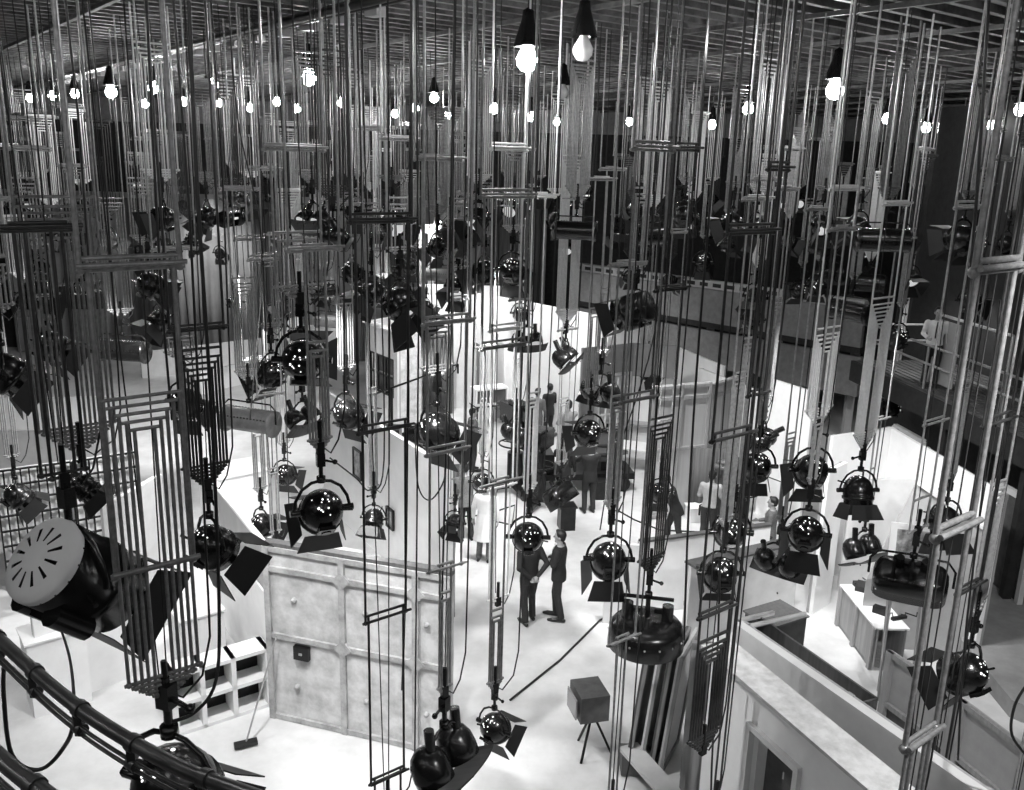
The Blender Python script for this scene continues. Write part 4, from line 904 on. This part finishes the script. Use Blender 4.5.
cable([(455, -20, 8.5), (449, 300, 8.5), (444, 520, 8.5), (442, 600, 8.4)], .011, 'black cable dropping to the riveted twin lamp')
cable([(250, 420, 10), (262, 250, 10), (238, 120, 10), (228, -10, 9.6)], .009, 'thin black cable slanting to the cylinder floodlight')
cable([(730, -20, 8), (702, 300, 8), (690, 480, 8), (684, 640, 8)], .011, 'black cable hanging before the draped screen')
cable([(676, 120, 11), (655, 330, 11), (612, 470, 11), (600, 530, 11)], .009, 'thin black cable slanting to the speckled snout lamp')
cable([(990, -20, 6.6), (968, 300, 6.6), (930, 560, 6.6), (905, 790, 6.6)], .012, 'thick dark cable running beside the white tube hoist')
cable([(1000, 300, 7.5), (985, 470, 7.5), (965, 640, 7.5), (958, 760, 7.5)], .01, 'black cable crossing the framed panels')
cable([(720, 560, 8.2), (718, 640, 8.2), (712, 760, 8.2), (711, 800, 8.2)], .011, 'black cable beside the grained board')
cable([(1030, 680, 6.5), (1015, 705, 6.5), (1012, 735, 6.5), (1030, 760, 6.5)], .012, 'black cable loop at the studio edge beside the framed panels')
cable([(380, 240, 9.5), (384, 460, 9.5), (370, 490, 9.5), (356, 478, 9.5), (330, 458, 9.0)], .009, 'slack black cable looping beside the wall picture')
cable([(415, 430, 9.6), (418, 485, 9.6), (430, 500, 9.6), (444, 480, 9.6), (446, 450, 9.6)], .009, 'slack black cable loop under the dangling flaps')
def floor_cable(pts, label):
    P = [atZ(px, py, .02) for px, py in pts]; m = MB(); m.path([q-P[0] for q in P], .02, 5); o = m.build('floor_cable', 'rubber'); o.location = P[0]; tag(o, label, 'cable')
floor_cable([(617, 510), (635, 520), (660, 530), (700, 532), (740, 530)], 'thick black cable on the floor beneath the bending man')
floor_cable([(440, 508), (455, 517), (485, 515), (515, 505), (512, 525), (490, 520)], 'coiled black cable on the floor by the white-coated man')
floor_cable([(510, 700), (560, 660), (600, 620), (622, 610)], 'thin dark line of cable running over the bright floor')

# ------------------------------------------------------------------ foreground curved rail
def rail(pts, label, zz=6.75):
    P = []
    for px, py in pts: P.append(atZ(px, py, zz))
    root = empty('curved_rail', P[0], label, 'rail'); Q = [p-P[0] for p in P]
    sp = []
    for i in range(len(Q)-1):
        a = Q[max(i-1, 0)]; b = Q[i]; c = Q[i+1]; d = Q[min(i+2, len(Q)-1)]
        for k in range(8):
            t = k/8; sp.append(.5*((2*b)+(c-a)*t+(2*a-5*b+4*c-d)*t*t+(3*b-a-3*c+d)*t**3))
    sp.append(Q[-1]); m = MB(); m.path(sp, .019, 12); m.build('handrail', 'rail_paint', root)
    for dz in (-.05, -.072): m = MB(); m.path([q+Vector((-.012, -.0, dz)) for q in sp], .0055, 8); m.build('conduit', 'rail_paint', root)
    for i in range(6, len(sp), 9):
        q = sp[i]; dd = (sp[min(i+1, len(sp)-1)]-sp[i-1]).normalized(); m = MB()
        m.tube(q-dd*.012, q+dd*.012, .024, 12); m.box(q+Vector((-.006, 0, -.04)), (.022, .022, .075)); m.tube(q+Vector((-.006, 0, -.06))-dd*.015, q+Vector((-.006, 0, -.06))+dd*.015, .018, 8); m.build('clamp', 'rail_paint', root)
    return root
rail([(-60, 590), (-20, 622), (0, 640), (35, 672), (75, 705), (120, 735), (180, 768), (250, 795), (330, 822)], 'curved dark handrail with clamped conduits sweeping across the near corner')
rail([(-60, 700), (0, 758), (40, 790), (90, 826)], 'lower curved dark rail in the very corner below the first', 6.9)
cable([(4, 660, 2.9), (4, 700, 2.9), (12, 755, 2.9), (38, 770, 2.9), (62, 750, 2.9), (74, 715, 2.9), (70, 660, 4.5), (62, 632, 5.6)], .008, 'black cable looping from the huge vented lamp round the curved rail')

# ------------------------------------------------------------------ people
def fuse(name, m, mt, parent, vox, smooth=3):
    """one continuous skin round the closed volumes in m"""
    me = m.mesh(name, mt); o = bpy.data.objects.new(name, me); COL.objects.link(o)
    md = o.modifiers.new('r', 'REMESH'); md.mode = 'VOXEL'; md.voxel_size = vox; md.use_smooth_shade = True
    ms = o.modifiers.new('s', 'SMOOTH'); ms.factor = .5; ms.iterations = smooth
    dg = bpy.context.evaluated_depsgraph_get(); dg.update(); nm = bpy.data.meshes.new_from_object(o.evaluated_get(dg)); bpy.data.objects.remove(o)
    nm.name = name; nm.materials.clear(); nm.materials.append(MATS[mt])
    for p in nm.polygons: p.use_smooth = True
    ob = bpy.data.objects.new(name, nm); COL.objects.link(ob); ob.parent = parent; return ob
def loft(m, rings, tr, n=16):      # rings: (x, y, z, rx, ry)
    vs = []
    for (x, y, z, rx, ry) in rings:
        for k in range(n): t = 2*math.pi*k/n; vs.append(tr((x+rx*math.cos(t), y+ry*math.sin(t), z)))
    fs = [(i*n+k, i*n+(k+1) % n, (i+1)*n+(k+1) % n, (i+1)*n+k) for i in range(len(rings)-1) for k in range(n)]
    m.add(vs, fs+[tuple(range(n))[::-1], tuple(range((len(rings)-1)*n, len(rings)*n))], True)
def limb(m, pts, rs):
    m.path(pts, rs, 10)
    for p, r in zip(pts, rs): m.ball(p, r*.98, 10)
ARMS = dict(
 down=lambda s: ((s*.25, -.01, 1.17), (s*.27, .06, .93), (0, .1, -1)),
 hip=lambda s: ((s*.36, -.08, 1.2), (s*.22, .1, 1.0), (-s*.4, .3, -.6)),
 behind=lambda s: ((s*.28, -.14, 1.18), (s*.06, -.2, .99), (-s*.7, -.1, -.6)),
 folded=lambda s: ((s*.25, .06, 1.18), (-s*.04, .2, 1.2), (-s*1, .0, .1)),
 reach=lambda s: ((s*.24, .24, 1.25), (s*.2, .5, 1.22), (0, 1, -.1)),
 side=lambda s: ((s*.4, .12, 1.3), (s*.62, .25, 1.22), (s*.8, .5, -.1)),
 fore=lambda s: ((s*.25, .02, 1.17), (s*.18, .27, 1.12), (-s*.3, 1, 0)),
)
def person(px, py, label, yaw, top='suit_black', legs='trousers', arms=('down', 'down'), lean=0.0, h=1.75, stance=.1, step=0.0, seat=False, z=0.0, Y=None, hair='hair', tie=False, coat=False, fine=False):
    P = atZ(px, py, z) if Y is None else atY(px, py, Y)
    root = empty('person', (P.x, P.y, P.z if Y is not None else z), label, 'person', rz=R(-yaw)); k = h/1.75; root.scale = (k, k, k)
    L = R(lean); drop = -.48 if seat else 0; vx = .0105 if fine else .014
    def tr(p):
        x, y, zz = p; zz -= .95; return Vector((x, y*math.cos(L)+zz*math.sin(L), -y*math.sin(L)+zz*math.cos(L)+.95+drop))
    def leg(s):
        if seat: return [Vector(v) for v in ((s*.1, 0, .9+drop), (s*.13, .44, .48), (s*.14, .4, .1), (s*.15, .55, .04))]
        st = step*s; return [Vector(v) for v in ((s*.09, 0, .9), (s*(stance+.0), .035+st*.6, .5), (s*(stance+.01), st-.03, .1), (s*(stance+.03), st+.14, .035))]
    tor = [(0, 0, .86, .14, .1), (0, 0, .95, .165, .115), (0, .005, 1.08, .14, .1), (0, .01, 1.25, .165, .115), (0, .0, 1.37, .185, .115), (0, -.01, 1.44, .15, .09), (0, -.01, 1.48, .07, .065)]
    m = MB(); loft(m, tor, tr)
    limb(m, [tr((0, -.005, 1.44)), tr((0, .012, 1.56))], [.06, .054])
    # head: skull, jaw, nose, ears, lips, brow
    m.ball(tr((0, .01, 1.665)), .092, 16, (.86, 1.08, 1.12)); m.ball(tr((0, .045, 1.6)), .062, 12, (.85, .95, 1.0))
    m.path([tr((0, .105, 1.665)), tr((0, .128, 1.63)), tr((0, .105, 1.618))], [.01, .017, .011], 8); m.ball(tr((0, .085, 1.582)), .024, 8, (1.1, .8, .5)); m.ball(tr((0, .08, 1.548)), .026, 8)
    for s in (-1, 1): m.ball(tr((s*.083, .0, 1.635)), .023, 8, (.5, .9, 1.35)); m.ball(tr((s*.034, .082, 1.672)), .02, 8, (1.3, .7, .5))
    J = {}
    for s, a in ((-1, arms[0]), (1, arms[1])):
        el, wr, hdir = [Vector(v) for v in ARMS[a](s)]; shp = Vector((s*.185, 0, 1.41)); J[s] = (shp, el, wr)
        limb(m, [tr(shp), tr((shp+el)/2), tr(el), tr(el*.6+wr*.4), tr(wr)], [.056, .048, .04, .041, .027])
        hv = hdir.normalized(); side = hv.cross(Vector((s, .3, .3))).normalized(); nor = side.cross(hv); pm = wr+hv*.05
        for q in range(5): m.ball(tr(wr+hv*(.015+.016*q)), .019, 8); 
        for q in range(4):
            off = side*(q-1.5)*.02; m.path([tr(wr+hv*.01+off*.5), tr(pm+off+hv*.04)], [.016, .0135], 8)
            ln = (.062, .076, .07, .054)[q]; c1 = pm+off*1.08+hv*.04; c2 = c1+hv*ln*.5-nor*.01; c3 = c2+hv*ln*.42-nor*.028
            limb(m, [tr(c1), tr(c2), tr(c3)], [.0112, .0105, .009])
        t1 = wr+hv*.03-side*.03; limb(m, [tr(t1), tr(t1+hv*.03-side*.025), tr(t1+hv*.06-side*.03)], [.014, .012, .01])
    for s in (-1, 1):
        a, b, c, d = leg(s); limb(m, [a, (a+b)/2, b, b*.65+c*.35, c], [.088, .074, .054, .056, .04]); limb(m, [c-Vector((0, .03, .05)), d], [.035, .032])
    fuse('body', m, 'skin', root, vx, 2)
    for s in (-1, 1): m = MB(); m.ball(tr((s*.033, .098, 1.652)), .0105, 8); m.build('eye', 'eye', root)
    # jacket or shirt
    is_j = top.startswith('suit') or coat; m = MB(); e = .022 if is_j else .014
    tj = [(x, y, z_, rx+e, ry+e) for x, y, z_, rx, ry in tor[1:-1]]+[(0, -.01, 1.475, .085, .08)]
    if coat: tj = [(0, 0, .5, .235, .2), (0, 0, .7, .215, .18)]+tj
    elif is_j: tj = [(0, 0, .8, .188, .14)]+tj
    else: tj = [(0, 0, .93, .17, .12)]+tj
    loft(m, tj, tr)
    for s in (-1, 1):
        shp, el, wr = J[s]; w2 = wr*.94+el*.06; limb(m, [tr(shp), tr((shp+el)/2), tr(el), tr(w2)], [.07+e*.3, .058+e*.3, .05+e*.3, .04])
    fuse('coat' if coat else ('jacket' if is_j else 'shirt'), m, top, root, .015, 2)
    m = MB(); loft(m, [(0, 0, .84+drop, .15, .115), (0, 0, .93+drop, .172, .125), (0, 0, 1.0+drop, .158, .115)], lambda p: Vector(p))
    for s in (-1, 1):
        a, b, c, d = leg(s); limb(m, [a, (a+b)/2, b, (b+c)/2], [.1, .088, .072, .066]); m.path([(b+c)/2, c+Vector((0, .0, -.03))], [.066, .066], 12)
    fuse('trousers', m, legs, root, .016, 2)
    for s in (-1, 1):
        a, b, c, d = leg(s); m = MB(); limb(m, [Vector((c.x, c.y-.05, .04)), Vector((c.x, c.y+.03, .05)), Vector((d.x, d.y+.0, .04)), Vector((d.x, d.y+.07, .03))], [.036, .046, .044, .028]); m.build('shoe', 'shoe', root)
    m = MB(); m.ball(tr((0, -.012, 1.685)), .1, 16, (.9, 1.02, 1.05)); m.ball(tr((0, -.05, 1.63)), .072, 12, (1.08, .7, 1.0)); m.ball(tr((.015, .055, 1.755)), .04, 10, (1.4, 1, .6)); 
    fuse('hair', m, hair, root, .012, 1)
    if is_j and not coat:
        m = MB(); m.path([tr((-.05, .1, 1.47)), tr((0, .142, 1.34)), tr((.05, .1, 1.47))], [.012, .012, .012], 6); m.build('collar', 'shirt_white', root)
    if tie:
        m = MB(); m.path([tr((0, .115, 1.46)), tr((0, .138, 1.36)), tr((0, .145, 1.1))], [.012, .024, .028], 6); m.build('necktie', 'suit_black', root)
    return root
person(528, 622, 'man in a black suit seen from behind, hands clasped behind his back', -25, arms=('behind', 'behind'), stance=.1, step=.08, fine=True)
person(557, 619, 'dark-haired man in a black suit in profile with arms folded', -75, arms=('folded', 'folded'), stance=.09, step=.07, fine=True)
person(472, 471, 'man in a tweed jacket and dark trousers facing the cameras', 70, top='suit_grey', arms=('fore', 'fore'))
person(466, 540, 'man in a grey jacket half hidden beside the white-coated one', -20, top='suit_grey', lean=14, arms=('down', 'hip'), hair='hair')
person(484, 561, 'man in a pale knee-length coat seen from behind', 15, top='shirt_white', legs='suit_grey', coat=True, lean=6, arms=('down', 'down'))
person(566, 468, 'man in a pale grey jacket raised on the camera platform', -20, top='shirt_grey', arms=('fore', 'reach'), z=.75)
person(562, 507, 'crew member in dark trousers behind the ribbed box lamp', 10, top='suit_black', arms=('reach', 'down'), step=.1)
person(588, 512, 'crew member in black standing by the camera pedestal', -15, top='suit_black', arms=('reach', 'reach'))
person(610, 497, 'man in black standing at the outer side of the camera crew', -60, top='suit_black', arms=('fore', 'reach'))
person(536, 446, 'man in a grey suit standing against the blank white wall', 30, top='suit_grey', legs='suit_grey', arms=('fore', 'down'))
person(548, 440, 'slim dark man next to the grey-suited one at the white wall', -40, top='suit_black', arms=('fore', 'fore'))
person(673, 548, 'man in black bending and reaching beside the plywood flats', -95, top='suit_black', lean=22, arms=('reach', 'reach'), step=.14)
person(706, 546, 'man in a grey shirt seen from behind near the draped screen', 20, top='shirt_grey', lean=6, arms=('fore', 'fore'))
person(768, 552, 'man in a checked jacket sitting behind the low partition', -70, top='suit_grey', seat=True, arms=('fore', 'fore'))
GM = atZ(928, 386, 3.6)
person(928, 386, 'man in a white shirt and dark tie leaning on the gallery rail', 200, top='shirt_white', arms=('down', 'fore'), z=3.6, tie=True)
person(520, 372, 'man in a pale shirt far off beyond the white wall', 190, top='shirt_white', arms=('fore', 'fore'), Y=33)
person(560, 372, 'second pale-shirted man far off beyond the white wall', 160, top='shirt_white', arms=('fore', 'down'), Y=33.4)
person(737, 446, 'person in a pale shirt standing near the dim balcony', 100, top='shirt_grey', arms=('fore', 'fore'), Y=24)
person(742, 420, 'dark-clothed fair-faced man watching near the dim balcony', 200, top='suit_black', arms=('fore', 'fore'), Y=26)

# ------------------------------------------------------------------ television cameras, booms
def tv_camera(px, py, yaw, label, hh=1.35, sc=1.0):
    p = atZ(px, py); root = empty('television_camera', p, label, 'camera', rz=R(-yaw)); root.scale = (sc,)*3
    m = MB(); m.box((0, 0, hh+.2), (.34, .75, .4)); m.box((0, -.15, hh+.43), (.28, .45, .07)); m.box((0, -.45, hh+.28), (.24, .2, .2)); m.build('camera_body', 'lamp_black', root)
    m = MB(); m.lathe([(.37, .001), (.37, .16), (.41, .16), (.42, .001)], 16, 'Y', (0, 0, hh+.2))
    for a in range(4): m.lathe([(.4, .045), (.58+.05*a, .045), (.6+.05*a, .03), (.6+.05*a, .001)], 12, 'Y', (.09*math.cos(a*1.57+.7), 0, hh+.2+.09*math.sin(a*1.57+.7)))
    m.build('lens_turret', 'lamp_grey', root)
    m = MB(); m.tube((0, 0, .25), (0, 0, hh), .1, 12); m.tube((0, 0, .25), (0, 0, hh*.6), .16, 12); m.build('pedestal', 'metal_black', root)
    m = MB(); pts = [(.33*math.cos(R(15*i)), .33*math.sin(R(15*i)), hh*.72) for i in range(25)]; m.path(pts, .018, 6)
    for a in range(3): m.tube((0, 0, hh*.72), (.33*math.cos(2.09*a), .33*math.sin(2.09*a), hh*.72), .012)
    m.build('steering_ring', 'metal_black', root)
    for a in range(3): m = MB(); x, y = .42*math.cos(2.09*a+.5), .42*math.sin(2.09*a+.5); m.beam((0, 0, .22), (x, y, .14), .14, .1); m.lathe([(-.04, .001), (-.04, .11), (.04, .11), (.04, .001)], 12, 'X', (x, y, .11)); m.build('wheel_arm', 'metal_black', root)
    m = MB(); m.tube((.1, -.4, hh+.1), (.3, -.8, hh-.05), .014); m.build('pan_handle', 'metal_black', root)
    return root
tv_camera(514, 494, -30, 'black television camera on a pedestal nearest the tweed-jacketed man', 1.5, 1.25)
tv_camera(538, 508, 25, 'black television camera in the middle of the crew group', 1.4, 1.1)
tv_camera(424, 500, 40, 'dark television camera below the dangling lamp flaps', 1.3, 1.1)
tv_camera(740, 530, -60, 'black television camera behind the draped screen', 1.3)
p = atZ(575, 486); root = empty('camera_dolly', p, 'long dark wheeled camera dolly with a raised platform under the crew', 'dolly', rz=R(8))
m = MB(); m.box((0, 0, .42), (2.9, 1.0, .16)); m.box((-1.0, 0, .75), (.7, .8, .5)); m.box((.9, .1, .62), (.6, .7, .25)); m.build('platform', 'metal_black', root)
for x in (-1.15, 1.15):
    for y in (-.42, .42): m = MB(); m.lathe([(y-.06, .001), (y-.06, .2), (y+.06, .2), (y+.06, .001)], 14, 'Y', (x, 0, .2)); m.build('wheel', 'rubber', root)
m = MB(); m.tube((-.8, 0, .9), (-1.3, .3, 1.7), .07, 8); m.tube((-1.0, .2, .5), (-1.0, .2, 1.6), .04); m.path([(.4, .45, .5), (.4, .45, 1.4), (1.3, .45, 1.4), (1.3, .45, .5)], .025); m.build('crane_arm', 'metal_black', root)
def boom(px, py, q, zq, Y, label, hh=2.0):
    p = atZ(px, py); root = empty('microphone_boom', p, label, 'boom'); e = atY(q[0], q[1], Y)-p; c = Vector((0, 0, hh)); b = c-(e-c)*.25
    m = MB(); m.path([b, c, e], [.035, .035, .015], 8); m.build('boom_arm', 'metal_black', root)
    m = MB(); m.tube((0, 0, .2), (0, 0, hh), .045, 8); m.box((0, 0, .5), (.5, .6, .5)); m.build('pillar', 'metal_black', root)
    for a in range(4): m = MB(); x, y = .5*math.cos(1.57*a+.7), .5*math.sin(1.57*a+.7); m.beam((0, 0, .25), (x, y, .15), .08, .08); m.lathe([(-.04, .001), (-.04, .13), (.04, .13), (.04, .001)], 12, 'X', (x, y, .13)); m.build('wheel_arm', 'metal_black', root)
    m = MB(); m.tube(e, e+Vector((0, 0, -.25)), .025, 8); m.build('microphone', 'metal_black', root)
boom(392, 452, (458, 364), 0, 22.5, 'long microphone boom slanting up before the boxed set', 1.9)
boom(735, 556, (700, 505), 0, 19.5, 'short microphone boom on a wheeled stand by the low partition', 1.6)
table(400, 446, 1.5, .8, .72, 'low pale table with dark clutter before the boxed set', 'metal_black', 'set_mid', 15)
crate('equipment_box', 446, 492, .7, .6, .6, 'dark equipment box beside the tweed-jacketed man', 'set_dark', 10)
crate('equipment_box', 566, 528, .35, .35, .55, 'small black box on the bright floor below the ribbed box lamp', 'metal_black', 10)
crate('equipment_box', 598, 498, .35, .3, .45, 'small black case at the foot of the camera crew', 'metal_black', 5)
for px, py, lab in ((760, 610, 'tangle of tripod legs and clamps beside the open barn-door lamp'), (935, 590, 'clutter of small fittings heaped by the white side wall')):
    p = atZ(px, py); root = empty('fitting_stand', p, lab, 'stand'); m = MB(); m.tube((0, 0, 0), (0, 0, 1.0), .02)
    for a in range(5): m.tube((0, 0, .35+.1*a), (.4*math.cos(a*1.3), .4*math.sin(a*1.3), .05+.12*a), .015)
    m.build('stand_tubes', 'metal_black', root); m = MB(); m.box((0, 0, 1.0), (.2, .14, .12)); m.build('clamp_head', 'lamp_black', root)
cleanprops()
